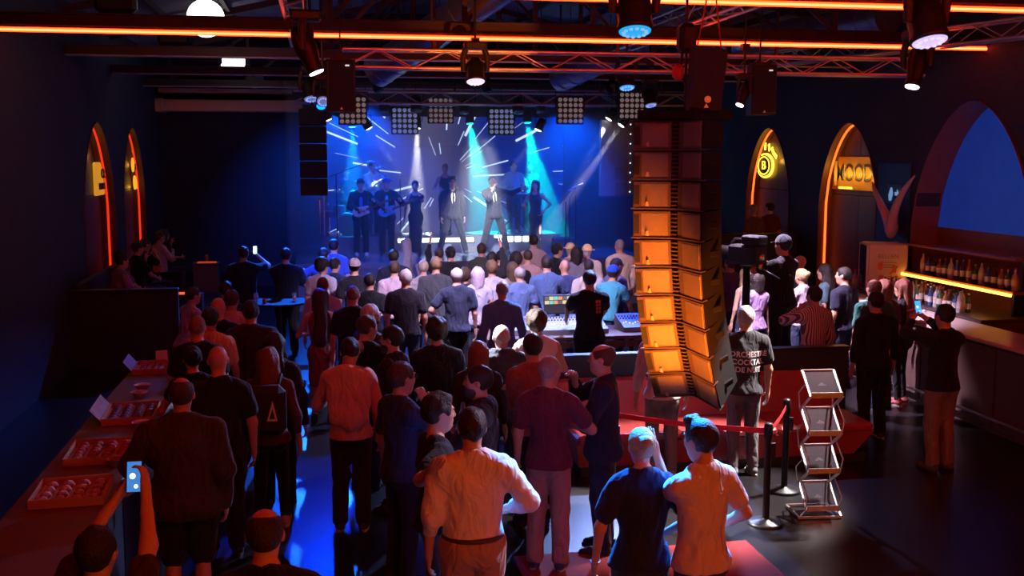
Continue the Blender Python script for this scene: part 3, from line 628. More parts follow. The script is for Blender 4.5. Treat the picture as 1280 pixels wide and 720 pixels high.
# ================================================================ red bench and partition
RED = mat('red_leather', (.34, .045, .045), .38, bump=.15, bscale=10, var=.15, vscale=6)
f0 = PZ(1092, 578, 0); x1 = PZ(1097, 531, .44).x; x0 = PZ(690, 560, 0).x; yb0 = f0.y
o = empty('red_bench', ((x0+x1)/2, yb0, 0), 0, 'long red leather bench with a straight back', 'bench')
W_ = x1-x0
MB().box((0, .36, .05), (W_-.12, .6, .1)).build('plinth', BLK, o)
MB().prism([(-W_/2+.04, .06, .1), (W_/2-.2, .06, .1), (W_/2, .0, .36), (-W_/2, 0, .36)], (0, .62, 0)).build('base', RED, o)
n = 3
for k in range(n):
    w_ = (W_-.0)/n; MB().box((-W_/2+w_*(k+.5), .34, .40), (w_-.012, .70, .10), bev=.03).build('seat_cushion', RED, o)
    MB().box((-W_/2+w_*(k+.5)-.1, .76, .65), (w_-.012, .14, .50), Matrix.Rotation(R(-6), 3, 'X'), bev=.035).build('back_cushion', RED, o)
x1p = PZ(1078, 450, 1.0).x
o = empty('partition', ((x0+x1p)/2-.1, yb0+.95, 0), 0, 'low black partition behind the red bench', 'partition')
MB().box((0, 0, .555), (x1p-x0, .1, 1.11)).build('panel', BLK, o); MB().box((0, 0, 1.125), (x1p-x0+.04, .14, .03)).build('top_rail', BLKM, o)

# ================================================================ belt barrier
def stanchion(u, v, label):
    p = PZ(u, v, 0); o = empty('barrier_post', p, 0, label, 'barrier post', 'belt barrier posts')
    MB().lathe([(.165, 0), (.165, .018), (.15, .03), (.05, .045), (.035, .06)], (0, 0, 0), 28).build('base', BLKM, o)
    MB().lathe([(.032, .05), (.032, .80), (.04, .82), (.04, .93), (.03, .95), (.004, .95)], (0, 0, 0), 18).build('post', BLKM, o)
    MB().box((.038, -.02, .70), (.05, .02, .13)).build('sign_clip', BLK, o)
    return p
pa = stanchion(957, 655, 'black barrier post with a clip plate, close to the magazine rack foot')
pb = stanchion(980, 614, 'black barrier post right in front of the red bench')
pc = stanchion(765, 628, 'black barrier post beside the man in the navy suit')
BELT = mat('belt_red', (.62, .02, .03), .6)
def belt(a, b, label, sag=.03):
    o = empty('barrier_belt', ((a.x+b.x)/2, (a.y+b.y)/2, .87), 0, label, 'belt', 'red barrier belts'); c = o.location
    d = (b-a).normalized(); q = MB(); n = 10; A = a+d*.04; B = b-d*.04; V = []
    for i in range(n+1):
        t = i/n; p = A+(B-A)*t; z = .875-sag*4*t*(1-t)
        for dz in (-.025, .025): V.append((p.x-c.x, p.y-c.y, z+dz-.87))
    nrm = Vector((-d.y, d.x, 0))*.002
    V2 = [(v[0]+nrm.x, v[1]+nrm.y, v[2]) for v in V]; m_ = len(V)
    Fs = [(2*i, 2*i+2, 2*i+3, 2*i+1) for i in range(n)]+[(m_+2*i, m_+2*i+1, m_+2*i+3, m_+2*i+2) for i in range(n)]
    Fs += [(2*i, m_+2*i, m_+2*i+2, 2*i+2) for i in range(n)]+[(2*i+1, 2*i+3, m_+2*i+3, m_+2*i+1) for i in range(n)]
    q.add(V+V2, Fs); q.build('belt', BELT, o)
belt(pa, pb, 'short red belt stretched between the two posts by the magazine rack'); belt(pc, pa, 'long red belt stretched in front of the bench behind the pointing couple', .02)

# ================================================================ folding magazine rack
p = PZ(1022, 640, 0); o = empty('magazine_rack', p, R(-6), 'tall zigzag magazine rack of silver tubes with four trays', 'magazine rack')
w_ = .30; zz = [.05, .36, .50, .80, .94, 1.22, 1.40]; hx = w_/2
ACR = mat('rack_pane', (.05, .04, .05), .15, alpha=.55, spec=.7)
def tray(z0, y0, z1, y1):
    fm = MB()
    for s in (-1, 1): fm.bar((s*hx, y0, z0), (s*hx, y1, z1), .018)
    fm.bar((-hx, y0, z0), (hx, y0, z0), .02).bar((-hx, y1, z1), (hx, y1, z1), .02); t = fm.build('tray_frame', SILV, o)
    d = Vector((0, y1-y0, z1-z0)).normalized(); nn = Vector((0, -d.z, d.y))*.004
    MB().prism([(-hx, y0, z0), (hx, y0, z0), (hx, y1, z1), (-hx, y1, z1)], nn).build('pane', ACR, t)
    MB().box((0, y0-.02, z0+.02), (w_, .012, .05)).build('lip', SILV, t)
    m_ = MB(); c = Vector((0, (y0+y1)/2, (z0+z1)/2))-nn*1.5
    for q, sx in ((-.02, 1), (.02, -1)): m_.prism([c+Vector((q-.025*sx, 0, 0))-d*.02, c+Vector((q+.03*sx, 0, 0))-d*.02, c+Vector((q+.02*sx, 0, 0))+d*.02], -nn*.5)
    m_.build('emblem', mat('emblem_white', (.7, .68, .7), .5), t)
for k in range(4):
    z0 = .06+k*.36; tray(z0, -.11, z0+.20, .13)
MB().bar((-hx-.1, -.2, .02), (-hx-.1, .16, .02), .02).bar((-hx-.1, .16, .02), (hx, .16, .02), .02).bar((-hx-.1, -.2, .02), (hx, -.2, .02), .02).bar((hx, -.2, .02), (hx, .16, .02), .02).bar((-hx, -.11, .06), (-hx-.1, -.2, .02), .015).bar((hx, -.11, .06), (hx, -.2, .02), .015).build('foot_frame', SILV, o)
for k in range(3):
    z0 = .06+k*.36
    for s in (-1, 1):
        f_ = MB(); f_.bar((s*hx, .13, z0+.20), (s*hx, -.11, z0+.36), .018)
        f_.tube([(s*(hx+.012), -.11, z0), (s*(hx+.012), -.16, z0+.14), (s*(hx+.012), .02, z0+.26), (s*(hx+.012), -.11, z0+.36)], .007, 6)
        f_.tube([(s*(hx+.012), .13, z0+.2), (s*(hx+.012), .17, z0+.34), (s*(hx+.012), .0, z0+.46), (s*(hx+.012), .13, z0+.56)], .007, 6)
        f_.build('scissor_link', SILV, o)

# ================================================================ red mat on the floor
a, b, c = PZ(640, 694, 0), PZ(932, 677, 0), PZ(985, 724, 0)
o = tag(MB().box((0, 0, .006), (b.x-a.x, b.y-5.5, .012)).build('red_mat', mat('red_carpet', (.22, .002, .004), .9, bump=.4, bscale=180)), 'bright red rectangular mat on the black floor', 'mat')
o.location = ((a.x+b.x)/2, (b.y+5.5)/2, 0)

# ================================================================ sound desk
DX0, DX1 = PZ(600, 415, .85).x, PZ(812, 415, .85).x; DYn = PZ(740, 420, .85).y
WOOD = mat('desk_brown', (.14, .07, .045), .5, var=.25, vscale=3)
o = empty('mixing_table', ((DX0+DX1)/2, DYn, 0), 0, 'long brown-edged table carrying the mixing consoles', 'table')
TW = DX1-DX0
MB().box((0, .45, .82), (TW, .9, .06), bev=.01).build('tabletop', WOOD, o)
for k in range(6):
    MB().box((-TW/2+TW*(k+.5)/6, .0, .73), (TW/6-.02, .03, .09)).build('front_board', WOOD, o)
for sx in (-1, 1):
    for y in (.08, .82): MB().box((sx*(TW/2-.08), y, .40), (.06, .06, .80)).build('leg', BLKM, o)
CONS = mat('console_grey', (.18, .18, .22), .4)
def console(u, v, w_, d_, label, screen=False, tilt=10):
    p = PZ(u, v, .92); o = empty('mixing_console', (p.x, DYn+.45, .853), 0, label, 'mixing console', 'consoles on the mixing table')
    MB().prism([(-w_/2, -d_/2, 0), (-w_/2, d_/2, 0), (-w_/2, d_/2, .20), (-w_/2, -d_/2, .07)], (w_, 0, 0)).build('body', CONS, o)
    sl = math.atan2(.13, d_); M_ = Matrix.Rotation(sl, 3, 'X')
    kb = MB().box((0, 0, 0), (.012, .02, .02), bev=.003).mesh('fader'); kb.materials.append(glow('fader_lit', (1, .75, .8), 1.6))
    kn = MB().lathe([(.011, 0), (.009, .02), (.002, .021)], (0, 0, 0), 8).mesh('knob'); kn.materials.append(mat('knob_dark', (.04, .04, .05), .4))
    n = int(w_/.045)
    for i in range(n):
        x = -w_/2+.03+i*(w_-.06)/(n-1)
        y = -d_*.25+.03*math.sin(i*1.7); link('fader', kb, o, (x, y, .07+(y+d_/2)/d_*.13+.015), (sl, 0, 0))
        for r_ in range(2): y = d_*(.1+.15*r_); link('knob', kn, o, (x, y, .07+(y+d_/2)/d_*.13), (sl, 0, 0))
    if screen:
        s = MB().box((0, 0, 0), (.42, .03, .28), Matrix.Rotation(R(-12), 3, 'X'), bev=.01).build('monitor', BLK, o); s.location = (-.12, d_/2-.06, .36)
        for i in range(6):
            for j in range(4): MB().box((-.165+i*.066, -.018-.0*j, -.09+j*.06), (.06, .006, .05), Matrix.Rotation(R(-12), 3, 'X')).build('display_cell', glow('cell_%d' % ((i*3+j*5) % 4), ((1, .35, .1), (.15, .75, .8), (.9, .75, .3), (.12, .12, .14))[(i*3+j*5) % 4], .9), s)
        MB().box((-.12, d_/2-.04, .2), (.06, .05, .14)).build('monitor_stand', BLK, o)
    return o
console(697, 398, 1.0, .6, 'large mixing console with lit faders and a colourful monitor', True)
console(641, 402, .62, .5, 'small mixing console without a monitor at the laptop end of the table')
console(790, 402, .55, .5, 'small tilted console next to the man in the blue cap')
p = PZ(612, 455, .78); p.y -= .75; p.x = PY(612, 450, p.y+.25).x; o = empty('side_desk', (p.x+.1, p.y+.3, 0), 0, 'small dark desk carrying the open laptop', 'table')
MB().box((0, 0, .76), (1.3, .6, .04), bev=.01).build('tabletop', BLK, o)
for sx in (-1, 1):
    for sy in (-1, 1): MB().box((sx*.6, sy*.25, .37), (.04, .04, .74)).build('leg', BLKM, o)
LTp = (p.x-.02, p.y+.25, .782)
o = empty('laptop', LTp, R(4), 'open laptop with a pale spreadsheet on its screen', 'laptop')
MB().box((0, 0, .01), (.36, .25, .018), bev=.004).build('base', BLKM, o)
M_ = Matrix.Rotation(R(-14), 3, 'X'); s = MB().box((0, .15, .135), (.38, .012, .25), M_, bev=.004).build('lid', BLKM, o)
MB().box((0, .142, .135), (.34, .004, .21), M_).build('screen', glow('laptop_screen', (.6, .72, .72), .55), s)
for r_ in range(6): MB().box((-.03, .138-.0, .06+r_*.028), (.24, .003, .008), M_).build('text_row', glow('laptop_text', (.25, .4, .42), .4), s)

# ================================================================ bar on the niche side
BW = mat('bar_top', (.55, .42, .38), .35, var=.15); BF = mat('bar_front', (.10, .055, .045), .5, var=.2, vscale=2)
bx0 = 7.97
o = empty('bar_counter', (bx0, 12.9, 0), 0, 'long bar counter with a pale top along the niche wall', 'bar counter')
MB().box((.35, 0, .54), (.62, 6.4, 1.08)).build('body', BF, o); MB().box((.33, 0, 1.10), (.74, 6.5, .05), bev=.012).build('countertop', BW, o)
for k in range(8): MB().box((.03, -2.8+k*.8, .55), (.02, .76, .98), bev=.006).build('front_panel', BF, o)
MB().tube([(-.06, -3.1, .2), (-.06, 3.1, .2)], .02, 8).build('foot_rail', SILV, o)
NAP = mat('napkin', (.7, .62, .62), .8)
for k in range(9):
    q = tag(MB().box((0, 0, .012), (.17, .13, .024), bev=.004).box((.01, .01, .03), (.15, .12, .012)).build('napkin_stack', NAP), 'small pile of folded paper napkins lying on the bar counter', 'napkins', 'napkins on the bar')
    q.location = (bx0+.2+.3*(k % 2), 15.4-k*.32, 1.126); q.rotation_euler = (0, 0, .5*math.sin(k*2.3))
yb = (RA[2][0]+RA[2][1])/2
o = empty('back_bar', (9.05, yb+.55, 0), 0, 'back bar cabinet under the arched opening with a glowing amber strip', 'cabinet')
MB().box((0, 0, .56), (.72, 4.4, 1.12)).build('body', BF, o); MB().box((0, 0, 1.145), (.78, 4.45, .05), bev=.01).build('countertop', mat('back_bar_top', (.06, .04, .04), .3), o)
for k in range(5): MB().box((-.37, -1.72+k*.86, .55), (.02, .82, .95), bev=.006).build('door', BF, o)
MB().box((.30, -.6, 1.50), (.30, 3.0, .04)).build('shelf', mat('shelf_glass', (.3, .12, .06), .2), o)
MB().box((.12, -.6, 1.475), (.03, 3.0, .035)).build('amber_strip', glow('amber', (1, .38, .04), 7.), o)
for y in (-2.0, .8): MB().box((.35, y, 1.33), (.24, .05, .32)).build('shelf_post', BLKM, o)
MB().box((.30, -.6, 1.95), (.26, 3.0, .03)).build('upper_shelf', mat('shelf_glass'), o); MB().box((.36, .85, 1.7), (.1, .04, .5)).box((.36, -2.05, 1.7), (.1, .04, .5)).build('shelf_post', BLKM, o)
def bottle_mesh(r, h, m, capm):
    b = MB().lathe([(r*.9, 0), (r, .01), (r, h*.58), (r*.75, h*.68), (r*.34, h*.76), (r*.32, h*.93), (r*.4, h*.94), (r*.4, h*.97), (.003, h*.97)], (0, 0, 0), 12).mesh('glass'); b.materials.append(m)
    l = MB().lathe([(r*1.02, h*.2), (r*1.02, h*.48)], (0, 0, 0), 12).mesh('label'); l.materials.append(mat('paper_label', (.6, .55, .5), .7))
    c = MB().lathe([(r*.45, h*.93), (r*.45, h), (.003, h)], (0, 0, 0), 10).mesh('cap'); c.materials.append(capm); return b, l, c
gm = [mat('glass_green', (.03, .09, .03), .12), mat('glass_dark', (.03, .015, .012), .1), mat('glass_clear', (.45, .42, .42), .1), mat('glass_amber', (.28, .10, .02), .12), mat('glass_blue', (.04, .09, .25), .1)]
GN = ['green', 'dark', 'clear', 'amber', 'blue']; caps = [SILV, BLK, mat('cap_red', (.5, .04, .03), .4)]
BM = [bottle_mesh(.037+.004*(k % 3), .27+.02*(k % 4), gm[k % 5], caps[k % 3]) for k in range(10)]
def bottle(k, loc, where, group):
    k %= 10; o = empty('bottle', loc, 0, '%s glass bottle with a paper label %s' % (GN[k % 5], where), 'bottle', group)
    for n_, m_ in zip(('glass', 'label', 'cap'), BM[k]): link(n_, m_, o)
i = 0; fy = PX(1112, 345, 9.0).y
for r_ in range(2):
    for k in range(26):
        i += 1
        if abs(yb+.55-1.55+k*.118-(fy+.25)) < .42: continue
        bottle(i*7+r_, (8.78+r_*.12, yb+.55-1.55+k*.118+.02*math.sin(i*3), 1.172), 'in the dense rows on the back bar', 'bottles on the back bar')
for k in range(16): bottle(k*3+2, (9.33, yb-1.4+k*.15, 1.522), 'on the lit shelf above the amber strip', 'bottles on the lit shelf')
# white display fridge with printed side
p = PX(1100, 348, 8.95); fy = PX(1112, 345, 9.0).y; pz = 1.172
o = empty('display_fridge', (9.03, fy+.25, pz), R(-16), 'white countertop display fridge with a printed side and glass door', 'fridge')
FW, FH = .62, .78
MB().box((0, .0, FH/2), (FW, .55, FH), bev=.02).build('cabinet', mat('fridge_white', (.6, .5, .47), .45), o)
MB().box((-FW/2-.012, 0, FH/2), (.02, .5, FH*.9)).build('glass_door', mat('fridge_glass', (.02, .04, .14), .08, spec=.8), o)
MB().box((-FW/2-.01, .26, FH/2), (.03, .03, FH*.96)).box((-FW/2-.01, -.26, FH/2), (.03, .03, FH*.96)).build('door_frame', WHT, o)
PR = mat('print_red', (.55, .10, .05), .6); PG = mat('print_grey', (.25, .2, .2), .6)
text('print_title', 'BELLEN', .10, PG, o, (.0, -.279, FH*.74), (R(90), 0, 0), .001)
for k in range(3): MB().box((0, -.279, FH*(.62-.05*k)), (.26-.05*k, .004, .012)).build('print_line', PG, o)
for k, (x, z) in enumerate(((-.12, .36), (.1, .32), (-.1, .16), (.05, .14))):
    MB().prism([(x-.03, -.28, z), (x+.03, -.28, z), (x+.04, -.28, z+.10), (x, -.28, z+.13), (x-.04, -.28, z+.10)], (0, .004, 0)).build('print_glass', PR, o)
MB().prism([(.02, -.28, .30), (.05, -.28, .29), (.17, -.28, .42), (.14, -.28, .43)], (0, .004, 0)).build('print_leaf', PR, o)
# pair of pale horns on the wall and small blue sign
p = PX(1117, 285, XR-.12); o = empty('horn_sculpture', p, 0, 'pair of long pale horns spread in a V against the blue wall panel', 'sculpture')
HN = mat('horn_white', (.62, .58, .58), .5, bump=.2, bscale=30)
for s, hgt in ((1, .72), (-1, .86)):
    P = [(-.05-.05*math.sin(t*3), s*(.04+.62*t**1.25), .02+hgt*t**.85) for t in np.linspace(0, 1, 9)]; MB().tube(P, [.075*(1-t)**.7+.012 for t in np.linspace(0, 1, 9)], 10).build('horn', HN, o)
MB().lathe([(.01, -.16), (.06, -.13), (.10, -.04), (.12, .05), (.09, .12), (.02, .15)], (-.04, 0, -.02), 14).build('skull', HN, o)
q = MB().box((0, 0, 0), (.03, A3[1]*0+(A2[0]-A3[1])-.1, 1.35)).build('wall_panel', mat('panel_blue', (.012, .025, .12), .5, var=.3), wall_r); q.location = (XR-.02, (A2[0]+A3[1])/2, 2.55)
p = PX(1118, 242, XR-.05); o = empty('exit_sign', p, 0, 'small pale blue pictogram sign above the horns', 'sign')
SG_ = glow('sign_pale_blue', (.25, .5, .9), .5)
MB().box((0, 0, 0), (.02, .44, .32), bev=.006).build('plate', mat('plate_blue', (.02, .06, .2), .4), o)
MB().prism([(-.014, .16, -.02), (-.014, .10, .10), (-.014, .05, .10), (-.014, .02, -.01), (-.014, .07, -.12), (-.014, .14, -.12)], (-.004, 0, 0)).build('figure', SG_, o)
MB().prism([(-.014, -.04, .03), (-.014, -.10, .03), (-.014, -.10, .08), (-.014, -.18, 0), (-.014, -.10, -.08), (-.014, -.10, -.03), (-.014, -.04, -.03)], (-.004, 0, 0)).build('arrow', SG_, o)
# wedge partition (black) in front of the niches
a, b = PY(905, 305, 19.6), PY(1085, 305, 19.6); b.x = min(b.x, XR-.06)
o = empty('high_partition', ((a.x+b.x)/2, 19.9, 0), 0, 'high black partition in front of the neon niches', 'partition')
MB().box((0, 0, .89), (b.x-a.x, .12, 1.78)).build('panel', BLK, o); MB().box((0, 0, 1.795), (b.x-a.x+.04, .16, .03)).build('top_rail', BLKM, o)
tag(MB().box((8.47, 24.0, .32), (2.02, 7.9, .64)).build('floor_terrace', fl), kind='structure').location = (0, 0, 0)

# ================================================================ food counter
CT = mat('food_counter_top', (.13, .075, .06), .4, var=.3, vscale=5)
yc0, yc1 = 4.6, PZ(190, 452, 1.08).y
o = empty('food_counter', (-1.72, (yc0+yc1)/2, 0), 0, 'long dark counter set with food boxes and bowls', 'bar counter'); CL = yc1-yc0
MB().box((0, 0, .52), (.5, CL-.1, 1.04)).build('body', BLK, o); MB().box((0, 0, 1.06), (.62, CL, .04), bev=.012).build('countertop', CT, o)
for k in range(7): MB().box((.255, -CL/2+CL*(k+.5)/7, .52), (.016, CL/7-.03, .95), bev=.005).build('front_panel', BLK, o)
CARD = mat('cardboard', (.50, .26, .15), .8, var=.12); FOOD = mat('food_red', (.35, .07, .04), .7, bump=.8, bscale=40, var=.4, vscale=30); FOOD2 = mat('food_purple', (.14, .05, .12), .7, bump=.8, bscale=50, var=.3)
ZC = 1.082
def food_box(u, v, sx, sy, label, fm, rows, cols, lid=True):
    p = PZ(u, v, ZC); p.x = max(min(p.x, -1.45-sx/2), -2.0+sx/2); o = empty('food_box', (p.x, p.y, ZC), .05, label, 'food box', 'food boxes on the counter')
    MB().box((0, 0, .006), (sx, sy, .012)).build('bottom', CARD, o)
    for s in (-1, 1): MB().box((s*sx/2, 0, .03), (.006, sy, .06)).build('side', CARD, o); MB().box((0, s*sy/2, .03), (sx, .006, .06)).build('side', CARD, o)
    if lid: MB().box((-sx/2-.05, 0, .09), (.006, sy, .13), Matrix.Rotation(R(-40), 3, 'Y')).build('lid', mat('card_print', (.35, .24, .22), .7, var=.5, vscale=14), o)
    for i in range(cols):
        for j in range(rows): MB().lathe([(.03, 0), (.042, .012), (.03, .035), (.004, .042)], ((i-(cols-1)/2)*sx*.9/cols, (j-(rows-1)/2)*sy*.9/rows, .013), 9).build('portion', fm, o)
food_box(195, 462, .42, .5, 'open cardboard box of red food at the far end of the counter', FOOD, 4, 3)
food_box(165, 520, .42, .62, 'open cardboard box of dark purple rolls with its printed lid up', FOOD2, 6, 4)
food_box(140, 568, .46, .55, 'shallow cardboard box heaped with red food beside a bowl', FOOD, 6, 4, False)
food_box(112, 618, .46, .5, 'cardboard tray of pale wrapped bites beside the raised phone', mat('food_pale', (.5, .35, .32), .7, bump=.5), 4, 4, False)
BOWL = mat('bowl_white', (.62, .52, .5), .4)
for u, v, lb in ((178, 481, 'white paper bowl closest to the far red food box'), (174, 490, 'white paper bowl in front of the other paper bowl'), (165, 528, 'white paper bowl next to the purple rolls'), (148, 573, 'white paper bowl standing among the red food')):
    p = PZ(u, v, ZC+.05); o = empty('paper_bowl', (min(p.x, -1.5), p.y, ZC), 0, lb, 'bowl', 'paper bowls on the food counter')
    if 'purple' in lb or 'among' in lb: o.location.x = -1.515; o.location.y += .0
    MB().lathe([(.045, 0), (.075, .05), (.08, .055), (.07, .05), (.04, .008), (.003, .008)], (0, 0, 0), 20).build('bowl', BOWL, o)
    MB().lathe([(.065, .032), (.04, .045), (.003, .046)], (0, 0, 0), 14).build('sauce', FOOD, o)
p = PZ(186, 442, ZC+.05); o = empty('menu_card', (-1.75, yc1-.12, ZC), R(15), 'small white tent card standing on the food counter', 'card')
MB().box((0, -.03, .07), (.12, .003, .15), Matrix.Rotation(R(-18), 3, 'X')).build('front_leaf', WHT, o); MB().box((0, .03, .07), (.12, .003, .15), Matrix.Rotation(R(18), 3, 'X')).build('back_leaf', WHT, o)

# ================================================================ booth, raised seating, small tables on the dark wall side
YBo = PZ(160, 362, 1.26).y; xe = PZ(222, 362, 1.26).x
o = empty('booth_wall', ((XL+xe)/2, YBo, 0), 0, 'black booth wall with seated guests behind it', 'partition')
MB().box((0, 0, .62), (xe-XL-.02, .12, 1.24)).build('panel', mat('booth_black', (.012, .008, .009), .6), o); MB().box((0, 0, 1.255), (xe-XL, .18, .03), bev=.008).build('top_rail', mat('booth_rail', (.03, .012, .012), .4), o)
ZP = .40
struct('floor_platform', mat('platform_black', (.016, .012, .015), .5), MB().box(((XL+xe)/2, (YBo+YB)/2+.05, ZP/2), (xe-XL-.02, YB-YBo-.1, ZP)))
o = empty('booth_bench', (XL+.36, YBo+2.3, ZP), 0, 'dark padded bench along the wall behind the booth', 'bench')
MB().box((0, 0, .2), (.62, 4.1, .4), bev=.02).build('base', BLK, o); MB().box((.02, 0, .43), (.64, 4.1, .08), bev=.03).build('seat', mat('dark_red_leather', (.05, .012, .015), .5), o); MB().box((-.26, 0, .7), (.1, 4.1, .5), bev=.03).build('backrest', mat('dark_red_leather'), o)
p = PZ(257, 333, 1.15)
p = PZ(257, 364, .45); o = empty('side_cabinet', (p.x, p.y+.3, 0), 0, 'small pale cube cabinet carrying red-lit glasses', 'cabinet')
ch = 1.02
MB().box((0, 0, ch/2), (.52, .45, ch), bev=.01).build('body', mat('cabinet_grey', (.10, .08, .085), .6), o); MB().box((0, 0, ch+.012), (.56, .48, .024), bev=.005).build('top', mat('cabinet_grey'), o)
MB().box((0, -.232, ch/2), (.46, .012, ch-.1), bev=.004).build('door', mat('cabinet_grey'), o)
cabt = Vector((p.x, p.y+.3, ch+.024))
o = empty('tray', cabt, 0, 'flat tray with a painted-on red candle glow on the cube cabinet', 'tray'); MB().box((.03, -.08, .012), (.40, .2, .02), bev=.006).build('tray', mat('tray_candle_glow', (.5, .1, .04), .4, emit=(1, .12, .03), estr=.35), o)  # candle light put into the tray as its own red emission
o = empty('candle', cabt+Vector((0, .12, 0)), 0, 'small candle in a glass on the cube cabinet', 'candle'); MB().lathe([(.035, 0), (.04, .16), (.036, .16), (.03, .01)], (0, 0, 0), 12).build('glass', gm[3], o); MB().lathe([(.008, .05), (.014, .075), (.002, .11)], (0, 0, 0), 8).build('flame', glow('flame', (1, .3, .06), 12), o)
def high_table(x, y, r, h, label, nm='high_table'):
    o = empty(nm, (x, y, 0), 0, label, 'table', 'round tables'); MB().lathe([(r-.02, h-.035), (r, h-.03), (r, h-.005), (r-.015, h)], (0, 0, 0), 32).build('tabletop', mat('table_dark', (.012, .012, .018), .8, spec=.2), o)
    MB().lathe([(.03, .03), (.03, h-.035)], (0, 0, 0), 12).build('column', BLKM, o); MB().lathe([(.24, 0), (.24, .012), (.05, .035)], (0, 0, 0), 24).build('foot', BLKM, o)
p = PZ(348, 380, 1.05); high_table(p.x, p.y+.35, .5, 1.05, 'round dark high table with a red candle in front of the two men in black')
o = empty('candle', (p.x-.22, p.y+.12, 1.052), 0, 'small red candle light on the round high table', 'candle'); MB().lathe([(.03, 0), (.034, .07), (.03, .07), (.026, .008)], (0, 0, 0), 12).build('glass', mat('glass_red', (.5, .05, .03), .2), o); MB().lathe([(.006, .012), (.014, .03), (.002, .055)], (0, 0, 0), 8).build('flame', glow('flame', (1, .3, .06), 12), o)
for dx, lb in ((-.36, 'clear tumbler standing next to the red candle'), (.24, 'clear tumbler alone on the round high table')):
    o = empty('tumbler', (p.x+dx, p.y+.3, 1.052), 0, lb, 'glass', 'tumblers on the high table'); MB().lathe([(.03, 0), (.037, .13), (.033, .13), (.027, .012), (.003, .012)], (0, 0, 0), 14).build('glass', mat('tumbler_glass', (.5, .55, .7), .08, alpha=.35), o); MB().lathe([(.03, .014), (.032, .08), (.003, .08)], (0, 0, 0), 12).build('drink', mat('drink', (.3, .25, .3), .1, alpha=.5), o)
p = PZ(237, 363, 1.0); o = empty('lit_ledge', (p.x-.05, p.y+.2, 0), 0, 'low black block topped by red light strips beside the booth', 'light box')
MB().box((0, 0, .46), (.5, .3, .92)).build('block', BLK, o)
for k in range(2): MB().box((-.03, -.1+.14*k, .93), (.42, .05, .02)).build('light_strip', glow('strip_red', (1, .10, .03), 1.2), o)
# floor monitors and instruments on stage
def wedge(u, v, label, rz=0):
    p = PZ(u, v, ZS); o = empty('stage_monitor', (p.x, max(p.y, SY0+.35), ZS), rz, label, 'loudspeaker', 'floor monitors'); MB().prism([(-.27, -.2, 0), (-.27, .22, 0), (-.27, .12, .34), (-.27, -.1, .30)], (.54, 0, 0)).build('cabinet', BLK, o)
    q = MB().box((0, .19, .17), (.48, .02, .28), Matrix.Rotation(R(16), 3, 'X')).build('grille', mat('grille_black'), o)
wedge(596, 314, 'black floor monitor in front of the suited singer'); wedge(705, 314, 'black floor monitor at the feet of the woman with long curls')
def mic_stand(loc, h, label, boom=.5, rz=0.):
    o = empty('microphone_stand', loc, rz, label, 'microphone stand', 'microphone stands'); MB().lathe([(.012, .02), (.012, h)], (0, 0, 0), 8).build('pole', BLKM, o)
    for k in range(3): t = k*2.094; MB().tube([(0, 0, .12), (.28*math.cos(t), .28*math.sin(t), .012)], .009, 6).build('leg', BLKM, o)
    MB().tube([(-.15, 0, h-.06), (boom, 0, h+.25)], .009, 6).build('boom', BLKM, o); MB().tube([(boom, 0, h+.25), (boom+.12, 0, h+.28)], [.014, .026], 10).build('microphone', GRYM, o)
p = PZ(420, 310, ZS); mic_stand((p.x, 24.3, ZS), 1.9, 'tall black boom microphone stand over the drums', .7, .2)
p = PY(495, 280, 24.9); mic_stand((p.x+.12, 25.02, ZS), 1.75, 'black boom microphone stand behind the guitarist', -.6, .2)
for k, u in enumerate((707, 713, 722)):
    p = PY(u, 295, 24.0); mic_stand((p.x, 24.0+.1*k, ZS), 1.25+.06*k, 'slim stand in the cluster of three at the dark stage end', .05)
# drum kit on the riser
p = PY(424, 262, 25.6); dk = empty('drum_kit', (RX0+.62, 25.85, ZS+.4), 0, 'drum kit with cymbals on the riser, washed in blue', 'drum kit')
DS = mat('drum_shell', (.08, .09, .14), .3); DH = mat('drum_head', (.10, .10, .12), .5); CYM = mat('cymbal', (.55, .42, .18), .25, metal=.9)
MB().lathe([(.27, -.2), (.27, .2)], (0, -.1, .28), 22, Matrix.Rotation(R(90), 3, 'X')).build('bass_drum', DS, dk); MB().lathe([(.265, 0), (.26, .01)], (0, -.31, .28), 22, Matrix.Rotation(R(90), 3, 'X')).build('drum_skin', DH, dk)
for x, y, z, r, h in ((-.2, -.05, .62, .15, .2), (.2, -.05, .62, .16, .22), (-.42, .15, .5, .18, .15), (.5, .2, .35, .21, .4)):
    q = MB().lathe([(r, 0), (r, h)], (x, y, z-h/2), 18).build('drum', DS, dk); MB().lathe([(r*.98, h), (.003, h+.004)], (x, y, z-h/2), 18).build('drum_skin', DH, q); MB().bar((x, y, 0), (x, y, z-h/2), .02).build('stand', SILV, q)
for x, y, z, r in ((-.55, -.05, 1.05, .22), (.5, -.1, 1.1, .24), (-.65, .3, .85, .17)):
    q = MB().lathe([(.003, .03), (.05, .02), (r, 0), (r, -.003)], (x, y, z), 22).build('cymbal', CYM, dk); MB().bar((x, y, 0), (x, y, z), .018).build('stand', SILV, q)
p = PY(641, 252, 25.6); kb = empty('keyboard', (p.x, 25.55, ZS+.4), 0, 'black stage keyboard on an X stand on the riser', 'keyboard')
MB().box((0, 0, .93), (1.15, .32, .09), bev=.015).build('case', BLK, kb); MB().bar((-.4, 0, 0), (.4, 0, .88), .03).bar((.4, 0, 0), (-.4, 0, .88), .03).build('stand', BLKM, kb)
MB().box((0, .06, .98), (1.05, .14, .012)).build('keys', WHT, kb)
